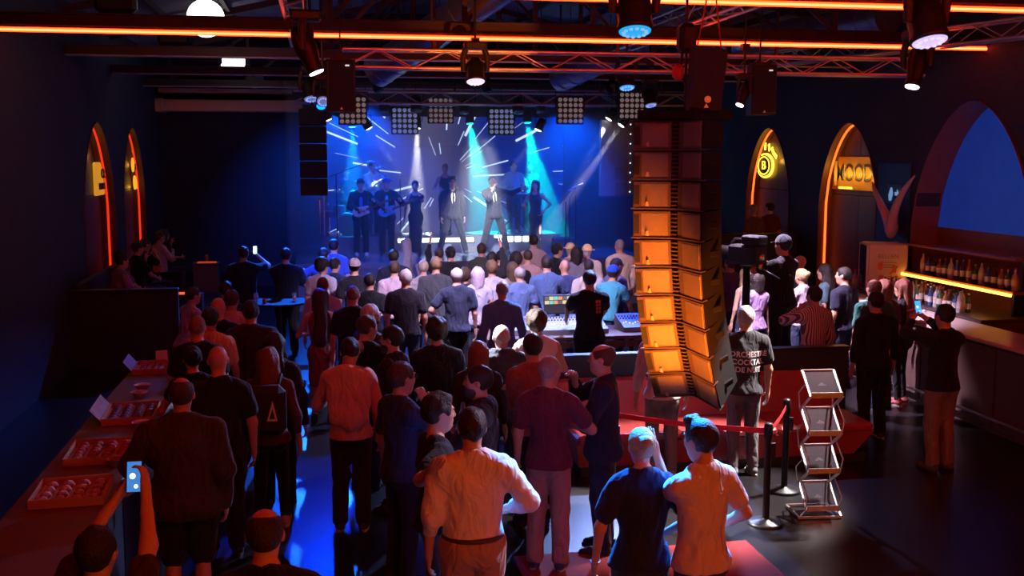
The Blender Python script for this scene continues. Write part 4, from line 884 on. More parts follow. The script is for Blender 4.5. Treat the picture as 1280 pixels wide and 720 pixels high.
# ================================================================ people: smooth-blended body fields turned into quad surfaces
def _dist(P, pr):
    X, Y, Z = P; k = pr[0]
    if k == 'c':                                             # tapered limb a->b, optional frame scale
        _, a, b, ra, rb, sy = pr
        px, py, pz = X-a[0], (Y-a[1])/sy, Z-a[2]; bx, by, bz = b[0]-a[0], (b[1]-a[1])/sy, b[2]-a[2]
        t = np.clip((px*bx+py*by+pz*bz)/(bx*bx+by*by+bz*bz+1e-9), 0, 1)
        d = np.sqrt((px-bx*t)**2+(py-by*t)**2+(pz-bz*t)**2)-(ra+(rb-ra)*t)
        return d*(sy if sy < 1 else 1)
    _, c, r, M = pr                                          # ellipsoid, rotation M (3x3, columns = axes)
    x, y, z = X-c[0], Y-c[1], Z-c[2]
    if M is not None:
        x, y, z = (x*M[0][0]+y*M[1][0]+z*M[2][0], x*M[0][1]+y*M[1][1]+z*M[2][1], x*M[0][2]+y*M[1][2]+z*M[2][2])
    k0 = np.sqrt((x/r[0])**2+(y/r[1])**2+(z/r[2])**2); k1 = np.sqrt((x/r[0]**2)**2+(y/r[1]**2)**2+(z/r[2]**2)**2)+1e-9
    return k0*(k0-1)/k1
def _bb(pr):
    if pr[0] == 'c':
        _, a, b, ra, rb, sy = pr; r = max(ra, rb); a, b = np.array(a), np.array(b)
        return np.minimum(a, b)-r, np.maximum(a, b)+r
    r = max(pr[2]) if pr[3] is not None else np.array(pr[2]); return np.array(pr[1])-r, np.array(pr[1])+r
def _inter(a, b): return a, b
class Fld:
    def __init__(s, prims, h, grow=.03):
        lo = np.min([_bb(p)[0] for p, _, _ in prims if p], 0)-grow; hi = np.max([_bb(p)[1] for p, _, _ in prims if p], 0)+grow
        s.h = h; s.lo = lo; s.n = np.ceil((hi-lo)/h).astype(int)+2
        s.F = np.full(tuple(s.n), .5, np.float32)
        s.ax = [(lo[i]+h*np.arange(s.n[i])).astype(np.float32) for i in range(3)]
        for p, k, op in prims: s.put(p, k, op)
    def put(s, p, k, op):
        l, u = _bb(p); m = k+2.5*s.h+.01
        i0 = np.clip(((l-m-s.lo)/s.h).astype(int), 0, s.n); i1 = np.clip(np.ceil((u+m-s.lo)/s.h).astype(int)+1, 0, s.n)
        if (i1 <= i0).any(): return
        sl = tuple(slice(i0[j], i1[j]) for j in range(3))
        P = (s.ax[0][sl[0]][:, None, None], s.ax[1][sl[1]][None, :, None], s.ax[2][sl[2]][None, None, :])
        d = _dist(P, p); a = s.F[sl]
        if op == '+':
            q = np.maximum(k-np.abs(a-d), 0)/k; s.F[sl] = np.minimum(a, d)-q*q*k*.25
        else:
            d = -d; q = np.maximum(k-np.abs(a-d), 0)/k; s.F[sl] = np.maximum(a, d)+q*q*k*.25
    def grid(s): return s.ax[0][:, None, None], s.ax[1][None, :, None], s.ax[2][None, None, :]
    def cut(s, n, c):                                        # keep n.p < c
        X, Y, Z = s.grid(); s.F = np.maximum(s.F, (n[0]*X+n[1]*Y+n[2]*Z-c).astype(np.float32))
    def wrinkle(s, amp, seed):
        X, Y, Z = s.grid(); a = seed*1.7
        s.F = s.F+amp*(np.sin(19*X+11*Z+a)*np.sin(13*Y-7*Z+a*2)+.7*np.sin(27*Z+16*np.sin(5*X+a)+9*Y+a)*np.sin(11*X+3*a))
    def ridges(s, amp, pitch):
        Z = s.grid()[2]; s.F = s.F-amp*np.abs(np.sin(math.pi*Z/pitch))
    def net(s):
        s.F[0] = s.F[-1] = .1; s.F[:, 0] = s.F[:, -1] = .1; s.F[:, :, 0] = s.F[:, :, -1] = .1
        F = s.F; S = F < 0; n = S.shape
        cnt = np.zeros((n[0]-1, n[1]-1, n[2]-1), np.int8)
        for dx in (0, 1):
            for dy in (0, 1):
                for dz in (0, 1): cnt += S[dx:n[0]-1+dx, dy:n[1]-1+dy, dz:n[2]-1+dz]
        act = np.nonzero((cnt > 0) & (cnt < 8)); m = len(act[0]); idx = np.full(cnt.shape, -1, np.int32); idx[act] = np.arange(m)
        C = {}
        for dx in (0, 1):
            for dy in (0, 1):
                for dz in (0, 1): C[dx, dy, dz] = F[act[0]+dx, act[1]+dy, act[2]+dz]
        acc = np.zeros((m, 3)); num = np.zeros(m)
        for a in range(3):
            for p in (0, 1):
                for q in (0, 1):
                    c0 = [0, 0, 0]; c0[(a+1) % 3] = p; c0[(a+2) % 3] = q; c1 = list(c0); c1[a] = 1
                    f0, f1 = C[tuple(c0)], C[tuple(c1)]; x = (f0 < 0) != (f1 < 0)
                    t = np.where(x, f0/np.where(x, f0-f1, 1), 0)
                    acc[:, a] += np.where(x, t, 0); acc[:, (a+1) % 3] += x*p; acc[:, (a+2) % 3] += x*q; num += x
        V = (np.stack(act, 1)+acc/num[:, None])*s.h+s.lo
        Q = []
        for a in range(3):
            sl0 = [slice(1, -1)]*3; sl1 = [slice(1, -1)]*3; sl0[a] = slice(0, -1); sl1[a] = slice(1, None)
            A, B = S[tuple(sl0)], S[tuple(sl1)]
            for flip, msk in ((0, A & ~B), (1, B & ~A)):
                g = np.stack(np.nonzero(msk), 1)
                if not len(g): continue
                o = np.array([1, 1, 1]); o[a] = 0; g = g+o
                b, c = (a+1) % 3, (a+2) % 3; e = []
                for db, dc in ((-1, -1), (0, -1), (0, 0), (-1, 0)):
                    h = g.copy(); h[:, b] += db; h[:, c] += dc; e.append(idx[h[:, 0], h[:, 1], h[:, 2]])
                e = np.stack(e, 1); Q.append(e[:, ::-1] if flip else e)
        Q = np.concatenate(Q) if Q else np.zeros((0, 4), int)
        return V, Q
def joinnets(nets):
    V = []; Q = []; o = 0
    for v, q in nets: V.append(v); Q.append(q+o); o += len(v)
    return np.concatenate(V), np.concatenate(Q)

ARMS = {'down': ((.265, .03, .86), (.6, -1, 0)), 'relax': ((.25, .13, .93), (.7, -1, 0)), 'hip': ((.215, .05, 1.0), (1, -.5, .1)),
        'bent': ((.19, .30, 1.13), (.7, -1, -.3)), 'cross': ((-.06, .235, 1.2), (.7, -.2, -1)), 'chin': ((.06, .20, 1.44), (.6, .1, -1)),
        'phone': ((.13, .33, 1.60), (.7, -.1, -1)), 'high': ((.12, .30, 1.86), (1, .2, -.3)), 'mic': ((.045, .20, 1.50), (.6, .2, -1)),
        'desk': ((.24, .42, 1.06), (1, -.6, 0)), 'lap': ((.12, .34, .0), (.8, -.6, -.2)), 'back': ((.08, -.19, 1.0), (1, -.4, 0)),
        'strum': ((.05, .20, 1.06), (1, -.5, -.2)), 'neck': ((.30, .36, 1.26), (.8, -.2, -1)), 'clap': ((.03, .28, 1.3), (.8, -.2, -1))}
EYEW = mat('eye_white', (.5, .47, .44), .25); EYED = mat('eye_dark', (.03, .02, .015), .2)
NPEOPLE = [0]
def person(u, v, h, face, top, bot, hair, label, arms=('down', 'down'), sex='m', bulk=1., skin=(.50, .28, .19), z0=0., lean=0., head=(0, 0),
           legs='stand', shoe=(.03, .03, .035), vx=.021, facey=0, extra=(), at=None, group='audience in the hall', seat=.47, hands=(.5, .5), beard=None, eyes=True, roll=0.):
    """u,v = pixel of the top of the head; h = standing height; face = 0 looks at the stage, 90 looks to the +X wall"""
    NPEOPLE[0] += 1; sd = NPEOPLE[0]; S = h/1.75; F = sex == 'f'
    B = at if at is not None else PZ(u, v, z0+(h if legs != 'sit' else (seat+.83*S)))
    root = empty('person', (B[0], B[1], z0), R(-face), label, 'person', group)
    V3 = lambda *a: np.array(a, float)
    sw = (.165 if F else .185)*(.5+.5*bulk); bx = bulk*(.93 if F else 1.)
    dz = 0. if legs != 'sit' else (seat+.09)/S-.93           # hip drop when seated
    hip = V3(0, 0, .93+dz)
    cl, sl = math.cos(R(lean)), math.sin(R(lean))
    cr, sr = math.cos(R(roll)), math.sin(R(roll))
    def T(p):                                                # lean of everything above the hip
        p = np.array(p, float); x, y, z = p[0], p[1], p[2]-.93
        y, z = y*cl+z*sl, -y*sl+z*cl; x, z = x*cr+z*sr, -x*sr+z*cr; return V3(x, y, z)+hip
    LM = np.array([[cr, 0, sr], [0, 1, 0], [-sr, 0, cr]]) @ np.array([[1, 0, 0], [0, cl, sl], [0, -sl, cl]])
    LMm = LM if (lean or roll) else None
    def ell(c, r, M=None): return ('e', c, r, LMm if M is None else M)
    def torso(g):                                            # g = growth in metres
        w = .118 if F else .142
        L = [(ell(T((0, 0, 1.27)), (.158*bx+g, .108*bx+g, .19+g)), .06), (('c', T((-sw+.055, -.01, 1.385)), T((sw-.055, -.01, 1.385)), .06+g*.8, .06+g*.8, .9), .06),
             (ell(T((0, .006+.02*(bulk-1), 1.09)), (w*bx+g, (.1+.05*(bulk-1))*bx+g, .18+g)), .07), (ell(T((0, -.008, .94)), ((.165 if F else .155)*bx+g, .112*bx+g, .13+g)), .07)]
        for s in (-1, 1):
            L.append((('c', T((s*.03, -.02, 1.475)), T((s*(sw-.03), -.012, 1.40)), .048+g*.5, .045+g*.7, 1), .06))
            if F: L.append((ell(T((s*.07, .085, 1.27)), (.062+g*.6, .058+g*.6, .06+g*.6)), .04))
        return L
    # joints
    sh = {s: T((s*sw, -.012, 1.392)) for s in (-1, 1)}; el = {}; wr = {}
    for s, nm in ((-1, arms[0]), (1, arms[1])):
        tg, pole = ARMS[nm] if isinstance(nm, str) else nm
        if nm == 'lap': t = np.array((s*tg[0], tg[1], hip[2]+.13))
        else: t = T((s*tg[0], tg[1], tg[2]))
        pl = np.array((s*pole[0], pole[1], pole[2]), float); d = t-sh[s]; L = np.linalg.norm(d); a, b = .29, .255
        if L > a+b-.004: t = sh[s]+d/L*(a+b-.004); d = t-sh[s]; L = a+b-.004
        dn = d/L; x = (a*a-b*b+L*L)/(2*L); hh = math.sqrt(max(a*a-x*x, 0)); q = pl-dn*np.dot(pl, dn); q /= np.linalg.norm(q)+1e-9
        el[s] = sh[s]+dn*x+q*hh; wr[s] = t
    kn = {}; an = {}
    for s in (-1, 1):
        if legs == 'sit': kn[s] = hip+V3(s*.12, .43, .02); an[s] = V3(s*.12, .43, .08/S)
        elif legs == 'wide': kn[s] = V3(s*.20, .03, .50); an[s] = V3(s*.30, -.02, .085)
        elif legs == 'stride': kn[s] = V3(s*.10, .05+.06*s, .50); an[s] = V3(s*.11, -.02+.15*s, .085)
        else: kn[s] = V3(s*.098, .02, .50); an[s] = V3(s*.105, -.025, .085)
    hj = {s: hip+V3(s*.088*bx, 0, -.01) for s in (-1, 1)}
    # head frame
    hy, hp = R(-head[0]), R(head[1])                          # head yaw (+ = to own +X side), pitch (+ = down)
    Rz = np.array([[math.cos(hy), -math.sin(hy), 0], [math.sin(hy), math.cos(hy), 0], [0, 0, 1]])
    Rx = np.array([[1, 0, 0], [0, math.cos(hp), math.sin(hp)], [0, -math.sin(hp), math.cos(hp)]])
    HM = Rz @ Rx; nb = T((0, -.012, 1.44)); pv = T((0, .0, 1.545))
    Hd = lambda x, y, z: pv+HM @ V3(x, y+.018, z+.09)
    he = lambda c, r: ('e', Hd(*c), r, HM)
    hc = lambda a, b, ra, rb: ('c', Hd(*a), Hd(*b), ra, rb, 1)
    sc = lambda V: V*S
    # ---- skin
    arm = []
    for s in (-1, 1):
        ab = (.9 if F else 1.)*(.6+.4*bulk)
        arm += [(('c', sh[s], el[s], .054*ab, .04*ab, 1), .03), (('c', el[s], wr[s], .041*ab, .026*ab, 1), .025)]
    neck = [(('c', nb, pv+V3(0, .0, .03), .058 if not F else .05, .052 if not F else .044, 1), .03)]
    body = [(p, k, '+') for p, k in torso(-.006)+arm+neck]
    tops = top[0]; bots = bot[0]
    bare = bots in ('shorts', 'skirt', 'dress', 'slit')
    for s in ((-1, 1) if bare else ()):
        body += [(('c', hj[s], kn[s], .085*bx, .052, 1), .05, '+'), (('c', kn[s], an[s], .052, .036, 1), .03, '+')]
        if bare: body.append((ell((kn[s]*.68+an[s]*.32)+V3(0, -.018, 0), (.05, .055, .11), np.eye(3)), .03, '+'))
    hz = vx*.62
    hd = [(he((0, -.012, .028), (.076, .097, .094)), .02, '+'), (he((0, .03, -.04), (.06, .062, .085)), .04, '+'), (hc((0, .07, -.09), (0, .05, -.1), .02, .03), .03, '+'),
          (hc((0, .088, .022), (0, .105, -.018), .008, .0135), .016, '+'), (hc((-.035, .078, .03), (.035, .078, .03), .014, .014), .02, '+'),
          (('e', Hd(-.032, .094, .01), (.016, .014, .011), HM), .012, '-'), (('e', Hd(.032, .094, .01), (.016, .014, .011), HM), .012, '-'),
          (hc((-.02, .086, -.048), (.02, .086, -.048), .008, .008), .012, '+'), (hc((-.017, .086, -.06), (.017, .086, -.06), .008, .008), .01, '+'),
          (hc((-.018, .098, -.0535), (.018, .098, -.0535), .0025, .0025), .005, '-')]
    for s in (-1, 1):
        hd += [(he((s*.079, -.008, .0), (.011, .02, .032)), .008, '+'), (he((s*.045, .06, -.015), (.02, .022, .022)), .03, '+')]
    hd += [(neck[0][0], .03, '+')]
    nets = [Fld(body, vx*1.28).net(), Fld(hd, hz, .02).net()]
    # ---- hands: palm, four unequal fingers with two bends, a thumb from the side of the palm
    hv = .0066 if vx < .0165 else .0095
    for i, s in enumerate((-1, 1)):
        d = wr[s]-el[s]; d /= np.linalg.norm(d); inn = V3(-s, .15, 0); n = inn-d*np.dot(inn, d)
        if np.linalg.norm(n) < .2: n = V3(0, 0, -1)-d*np.dot(V3(0, 0, -1), d)
        n /= np.linalg.norm(n); sd2 = np.cross(d, n)*(1 if s > 0 else -1); curl = hands[i]
        if np.dot(sd2, V3(0, 1, .6)) < 0: sd2 = -sd2          # index side looks forward / up
        W = wr[s]; M = np.stack([sd2, d, n], 1)
        hp_ = [(('e', W+d*.05, (.041, .052, .017), M), .015, '+'), (('c', W-d*.025, W+d*.02, .026, .024, 1), .02, '+')]
        for j, (off, ln) in enumerate(((.029, .036), (.0095, .041), (-.0105, .038), (-.029, .03))):
            a = W+d*.088+sd2*off; q = d; ang = curl*R(50)
            for seg in range(3):
                q2 = q*math.cos(ang)+n*math.sin(ang); n2_ = n
                b = a+(d*math.cos(ang*(seg+.6))+n*math.sin(ang*(seg+.6)))*ln*(1, .72, .55)[seg]
                hp_.append((('c', a, b, .0092-.0007*seg, .0086-.0009*seg, 1), .004, '+')); a = b
        a = W+d*.025+sd2*.03; b = a+(d*.55+sd2*.75+n*.35)*.042; c = b+(d*.9+sd2*.15+n*.5)*.03
        hp_ += [(('c', a, b, .0125, .0105, 1), .01, '+'), (('c', b, c, .0103, .0085, 1), .006, '+')]
        nets.append(Fld(hp_, hv, .012).net())
    Vb, Qb = joinnets(nets)
    skm = mat('skin_%02d%02d%02d' % tuple(int(c*99) for c in skin), skin, .5, bump=.05, bscale=120, spec=.35, var=.1, vscale=25)
    obj_from('body', quads('body', sc(Vb), Qb), skm, root)
    # ---- clothing
    def garment(name, prims, colour, vox, wr_amp=.004, cuts=(), minus=(), rid=None, m=None, parent=root):
        f = Fld([(p, k, '+') for p, k in prims], vox, .05)
        if rid: f.ridges(*rid)
        if wr_amp: f.wrinkle(wr_amp, sd)
        for p, k in minus: f.put(p, k, '-')
        for n_, c in cuts: f.cut(n_, c)
        V, Q = f.net()
        if not len(Q): return None
        return obj_from(name, quads(name, sc(V), Q), m or cloth(colour), parent)
    g, slv, hem = {'tee': (.014, .62, .86), 'long': (.014, 1.6, .86), 'shirt': (.02, 1.8, .86), 'jacket': (.028, 1.93, .80), 'puffer': (.04, 1.9, .84), 'polo': (.016, .62, .86),
                   'tank': (.008, 0, .88), 'blouse': (.012, .35, .88), 'hoodie': (.03, 1.93, .84), 'suit': (.024, 1.95, .80), 'dress': (.010, 0, .90), 'rolled': (.02, 1.45, .985),
                   'strap': (.006, 0, .88), 'vest': (.014, 0, .84)}[tops]
    tp = list(torso(g)); axis = T((0, 0, 2))-T((0, 0, 1)); axis = axis/np.linalg.norm(axis)
    vc = vx*1.02
    for s in (-1, 1):
        ab = (.9 if F else 1.)*(.6+.4*bulk)
        if slv > 0:
            t1 = min(slv, 1.); e1 = sh[s]+(el[s]-sh[s])*t1; r1 = .054*ab+(.04-.054)*ab*t1
            fl = .012 if tops in ('tee', 'polo') else .004
            tp.append((('c', sh[s], e1, .056*ab+g, r1+g+fl, 1), .035))
            if slv > 1: e2 = el[s]+(wr[s]-el[s])*(slv-1); tp.append((('c', el[s], e2, .042*ab+g, .030*ab+g*.8, 1), .03))
    minus = [(('c', T((0, .01, 1.47)), T((0, .03, 1.62)), .058 if tops not in ('tank', 'strap', 'dress') else .085, .1, 1), .015)]
    if tops in ('suit',): minus.append((('c', T((0, .20, 1.47)), T((0, .19, 1.06)), .13, .055, 1), .01))
    if tops in ('jacket', 'hoodie') and 'open' in top: minus.append((('c', T((0, .18, 1.46)), T((0, .17, .8)), .085, .05, 1), .01))
    if tops in ('tank', 'strap', 'dress'):
        for s in (-1, 1): minus.append((('c', T((s*(sw+.025), 0, 1.39)), T((s*(sw+.03), 0, 1.5)), .075, .11, 1), .02))
    rid = (.014, .075) if tops == 'puffer' else None
    hemz = hem+dz*0
    cm = top[2] if len(top) > 2 and not isinstance(top[2], str) else None
    hemc = T((0, 0, hem))
    amp = {'suit': .003, 'dress': .0015, 'tank': .002, 'strap': .002, 'puffer': .002}.get(tops, .0075 if vx < .016 else .006)
    if legs != 'sit' and tops not in ('rolled', 'dress', 'strap', 'tank'): tp.append((ell(T((0, -.005, .86)), (.16*bx+g+.026, .118*bx+g+.026, .13)), .06))
    nmT = {'tee': 'tshirt', 'long': 'sweater', 'polo': 'polo_shirt', 'tank': 'tank_top', 'rolled': 'dress_shirt', 'strap': 'strappy_top', 'suit': 'suit_jacket', 'puffer': 'puffer_jacket', 'vest': 'sleeveless_top'}.get(tops, tops)
    garm = garment(nmT, tp, top[1], vc, amp, cuts=((-axis, -np.dot(axis, hemc)),), minus=minus, rid=rid, m=cm)
    if tops in ('polo', 'shirt', 'rolled'):
        cp = [(('c', T((-.045, -.005, 1.475)), T((.045, -.005, 1.475)), .03, .03, 1), .02), (('c', T((-.05, .02, 1.47)), T((0, .075, 1.425)), .018, .014, 1), .02), (('c', T((.05, .02, 1.47)), T((0, .075, 1.425)), .018, .014, 1), .02), (('c', T((-.055, -.03, 1.485)), T((.055, -.03, 1.485)), .026, .026, 1), .02)]
        garment('collar', cp, top[1], vc*.6, 0, minus=[(('c', T((0, .012, 1.44)), T((0, .02, 1.6)), .05, .06, 1), .008)], m=cm, parent=root)
    if tops in ('suit',) or ('open' in top):
        inner = top[3] if len(top) > 3 else (.75, .75, .78)
        garment('dress_shirt' if tops == 'suit' else 'undershirt', torso(.008), inner, vc, .002, cuts=((-axis, -np.dot(axis, T((0, 0, .93)))),), minus=minus[:1])
        if tops == 'suit':
            garment('shirt_collar', [(('c', T((-.05, .0, 1.485)), T((0, .065, 1.44)), .02, .014, 1), .02), (('c', T((.05, .0, 1.485)), T((0, .065, 1.44)), .02, .014, 1), .02), (('c', T((-.05, -.025, 1.495)), T((.05, -.025, 1.495)), .024, .024, 1), .02)], inner, vc*.6, 0,
                    minus=[(('c', T((0, .012, 1.44)), T((0, .02, 1.6)), .05, .06, 1), .008)])
            if 'tie' in top: garment('necktie', [(('c', T((0, .085, 1.43)), T((0, .128, 1.30)), .016, .02, .6), .01), (('c', T((0, .128, 1.30)), T((0, .13, 1.08)), .02, .026, .6), .01)], (.012, .012, .014), .009, 0)
    if tops == 'hoodie': garment('hood', [(('c', T((-.07, -.06, 1.47)), T((.07, -.06, 1.47)), .05, .05, 1), .03), (ell(T((0, -.09, 1.42)), (.09, .05, .09)), .03)], top[1], vc, .003)
    bm = bot[2] if len(bot) > 2 else None
    if bots in ('trousers', 'jeans', 'shorts', 'leggings'):
        gg = {'trousers': .022, 'jeans': .014, 'shorts': .03, 'leggings': .006}[bots]; end = .92 if bots != 'shorts' else .0
        bp = [(ell(hip+V3(0, -.008, .01), (.152*bx+gg, .112*bx+gg, .12)), .05)]
        for s in (-1, 1):
            bp.append((('c', hj[s], kn[s], .085*bx+gg, .055+gg, 1), .04)); bp.append((ell(hip+V3(s*.07, -.06, -.06), (.085, .075, .09), np.eye(3)), .04))
            if bots == 'shorts': pass
            else: e2 = kn[s]+(an[s]-kn[s])*.97; bp.append((('c', kn[s], e2, .055+gg, .042+gg*(1.3 if bots == 'trousers' else 1), 1), .03))
        garment({'trousers': 'trousers', 'jeans': 'jeans', 'shorts': 'shorts', 'leggings': 'leggings'}[bots], bp, bot[1], vc*1.22, .004 if bots != 'leggings' else .001, cuts=(((0, 0, 1), hip[2]+(.075 if tops in ('rolled', 'tank', 'strap', 'vest') else -.03)),), m=bm)
    elif bots in ('skirt', 'dress', 'slit'):
        end = bot[3] if len(bot) > 3 else .12
        bp = [(ell(hip+V3(0, -.01, 0), (.185*bx, .135*bx, .15)), .06), (('c', hip+V3(0, -.01, -.06), V3(0, -.01, .45), .168, .15, .82), .06), (('c', V3(0, -.01, .5), V3(0, -.02, end+.1), .145, .15, .85), .05)]
        mn = [(('c', V3(-.13, .12, .75), V3(-.16, .14, .1), .05, .1, 1), .02)] if bots == 'slit' else []
        garment('skirt', bp, bot[1], vc, .006, cuts=(((0, 0, -1), -end),), minus=mn, m=bm)
    for s in (-1, 1):
        a = an[s]; sp = [(('c', V3(a[0], a[1]-.03, .045), V3(a[0]+s*.012, a[1]+.10, .038), .042, .04, 1), .02), (('c', V3(a[0]+s*.012, a[1]+.10, .036), V3(a[0]+s*.022, a[1]+.175, .03), .04, .028, 1), .02), (('c', V3(a[0], a[1]-.015, .05), V3(a[0], a[1]-.005, .11), .045, .043, 1), .02)]
        o = garment('shoe', sp, shoe, max(vx*.92, .011), 0, cuts=(((0, 0, -1), -.012),))
        sl_ = MB(); ol = []
        for k in range(14):
            t = k/14*2*math.pi; ol.append(((a[0]+s*.008+.041*math.cos(t)*(1 if math.sin(t) < 0 else .92))*S, (a[1]+.066+.148*math.sin(t))*S, 0))
        sl_.prism(ol, (0, 0, .022)); q = sl_.build('sole', mat('sole_white', (.5, .48, .46), .6) if 'whitesole' in extra else mat('sole_dark', (.03, .03, .03), .7), o or root)
    # ---- hair
    st = hair[0]; hcol = hair[1]; hm = mat('hair_%02d%02d%02d' % tuple(int(c*99) for c in hcol), hcol, .55, bump=.6, bscale=70, spec=.35, var=.3, vscale=30)
    faceM = [(he((0, .108, -.035), (.083, .072, .118)), .02)]
    if st != 'none':
        t = {'buzz': .004, 'short': .012, 'balding': .008, 'crop': .016, 'curly': .034, 'long': .014, 'bun': .011, 'pony': .011, 'bob': .016, 'quiff': .014, 'afro': .05}[st]
        hp2 = [(he((0, -.014, .03), (.077+t, .098+t, .095+t)), .02)]; mns = list(faceM); cuts = []
        wa = {'curly': .008, 'long': .009, 'afro': .012, 'short': .004, 'crop': .006, 'quiff': .003, 'bun': .002, 'bob': .004}.get(st, 0)
        up = HM[:, 2]; fw = HM[:, 1]
        if st in ('buzz', 'short', 'balding', 'crop', 'curly', 'quiff', 'bun', 'pony', 'afro'):
            nrm = -up*.9-fw*.0; cuts.append((-(up*.86-fw*.5), -np.dot(up*.86-fw*.5, Hd(0, -.03, -.062 if st != 'afro' else -.09))))
            for s in (-1, 1): mns.append((he((s*.085, .01, -.03), (.03, .035, .05)), .01))
        if st == 'balding': mns.append((he((0, .035, .12), (.075, .105, .05)), .02))
        if st == 'quiff': hp2.append((hc((-.03, .06, .125), (.03, .06, .125), .03, .03), .03))
        if st == 'crop': hp2.append((he((0, .0, .1), (.06, .08, .04)), .03))
        if st == 'bun': hp2.append((he((0, -.125, .06), (.045, .04, .045)), .02))
        if st == 'pony': hp2 += [(hc((0, -.11, .05), (0, -.15, -.08), .03, .035), .03), (hc((0, -.15, -.08), (0, -.13, -.22), .035, .02), .03)]
        if st in ('long', 'bob'):
            ln = hair[2] if len(hair) > 2 else (.40 if st == 'long' else .14)
            b0 = Hd(0, -.07, .0); b1 = T((0, -.105, 1.60-ln)) if st == 'long' else Hd(0, -.06, -ln)
            hp2.append((('c', b0, b1, .095, .10 if st == 'long' else .09, .6 if st == 'long' else .75), .05))
            for s in (-1, 1): hp2.append((('c', Hd(s*.062, -.02, .03), Hd(s*.085, .0, -.16) if st == 'long' else Hd(s*.08, .0, -ln), .038, .03, 1), .03))
            mns = [(he((0, .11, -.06), (.058, .085, .13)), .02)]
        f = Fld([(p, k, '+') for p, k in hp2], max(vx*.68, .0085) if st != 'long' else vx*.85, .03)
        if wa:
            X, Y, Z = f.grid(); q = sd*.9
            fr = 60 if st != 'long' else 40
            f.F = f.F+wa*(np.sin(fr*X+q)*np.sin(fr*Y+2*q)+np.sin(fr*.9*Z*(1 if st != 'long' else .4)+q)*.6*np.sin(fr*X*1.3))
        for p, k in mns: f.put(p, k, '-')
        for n_, c in cuts: f.cut(n_, c)
        V, Q = f.net()
        if len(Q): obj_from('hair', quads('hair', sc(V), Q), hm, root)
    if beard:
        f = Fld([(he((0, .035, -.055), (.064, .068, .082)), .02, '+'), (hc((0, .078, -.095), (0, .06, -.105), .026, .032), .02, '+')], max(vx*.6, .008), .02)
        for p, k in ((he((0, .09, .02), (.09, .085, .06)), .01), (he((0, .115, -.055), (.024, .03, .011)), .008)): f.put(p, k, '-')
        V, Q = f.net(); obj_from('beard', quads('beard', sc(V), Q), mat('beard_dark', beard, .7, bump=.6, bscale=90), root)
    if eyes and facey:
        for s in (-1, 1):
            e = MB(); c = Vector(sc(Hd(s*.032, .083, .01))); e.lathe([(.001, -.0075), (.006, -.005), (.0095, 0), (.006, .005), (.001, .0075)], c, 10); q = e.build('eye', EYEW, root)
            e = MB(); c2 = Vector(sc(Hd(s*.032, .0905, .01))); e.lathe([(.001, -.005), (.0048, 0), (.001, .005)], c2, 8); e.build('iris', EYED, q)
            if s > 0: e = MB(); e.tube([sc(Hd(-.024, .079, -.053)), sc(Hd(-.01, .0925, -.052)), sc(Hd(.01, .0925, -.052)), sc(Hd(.024, .079, -.053))], [.003, .0065, .0065, .003], 6); e.build('lips', mat('lip', (.42, .14, .12), .45), root)
            e = MB(); e.tube([sc(Hd(s*.016, .096, .034)), sc(Hd(s*.034, .095, .039)), sc(Hd(s*.052, .083, .033))], [.004, .005, .003], 6); e.build('eyebrow', hm if st != 'none' else EYED, root)
    if 'glasses' in extra or 'sunglasses_up' in extra:
        dzg = .075 if 'sunglasses_up' in extra else 0.; fy = .02 if dzg else 0; m_ = mat('glasses_frame', (.01, .01, .012), .3)
        e = MB()
        for s in (-1, 1):
            e.tube([sc(Hd(s*.033+.022*math.cos(t), .108-fy, .01+dzg+.017*math.sin(t))) for t in np.linspace(0, 2*math.pi, 13)], .0028, 6)
            e.tube([sc(Hd(s*.055, .105-fy, .013+dzg)), sc(Hd(s*.082, .05-fy, .013+dzg)), sc(Hd(s*.083, -.02, .008+dzg))], .0028, 6)
        e.tube([sc(Hd(-.012, .11-fy, .014+dzg)), sc(Hd(.012, .11-fy, .014+dzg))], .0025, 6); gl = e.build('glasses', m_, root)
        if dzg:
            for s in (-1, 1): q = MB(); q.prism([sc(Hd(s*.033+.02*math.cos(t), .108-fy, .01+dzg+.015*math.sin(t))) for t in np.linspace(0, 2*math.pi, 11)[:-1]], HM @ V3(0, .002, 0)); q.build('lens', mat('dark_lens', (.01, .01, .015), .1), gl)
    if 'cap' in extra or 'capback' in extra or 'straw' in extra:
        ccol = dict(cap=(.015, .015, .02), capback=(.28, .22, .26), straw=(.75, .55, .28)).get([e for e in extra if e in ('cap', 'capback', 'straw')][0])
        for e in extra:
            if isinstance(e, tuple) and e[0] == 'capcol': ccol = e[1]
        f = Fld([(he((0, -.014, .038), (.098, .118, .112)), .02, '+')], max(vx*.6, .008), .02); f.cut(-HM[:, 2], -np.dot(HM[:, 2], Hd(0, 0, .035))); V, Q = f.net()
        cp = obj_from('cap' if 'straw' not in extra else 'straw_hat', quads('cap', sc(V), Q), cloth(ccol), root); e = MB()
        if 'straw' in extra:
            ring = [sc(Hd(.15*math.cos(t), -.014+.165*math.sin(t), .038)) for t in np.linspace(0, 2*math.pi, 25)[:-1]]
        else:
            sgn = -1 if 'capback' in extra else 1
            ring = [sc(Hd(.075*math.cos(t), sgn*(.085+.095*math.sin(t))-.01, .042-.012*math.sin(t))) for t in np.linspace(0, math.pi, 12)]
        e.prism(ring, sc(HM @ V3(0, 0, .007))); e.build('brim', cloth(ccol), cp)
    if 'lanyard' in extra:
        e = MB()
        pts = [sc(T(p)) for p in ((0, .135, 1.22), (-.06, .11, 1.34), (-.075, .05, 1.455), (-.05, -.05, 1.50), (0, -.075, 1.505), (.05, -.05, 1.50), (.075, .05, 1.455), (.06, .11, 1.34), (0, .135, 1.22))]
        e.tube(pts, .006, 6); e.build('lanyard', mat('lanyard_black', (.015, .015, .02), .6), root)
    root['_S'] = S
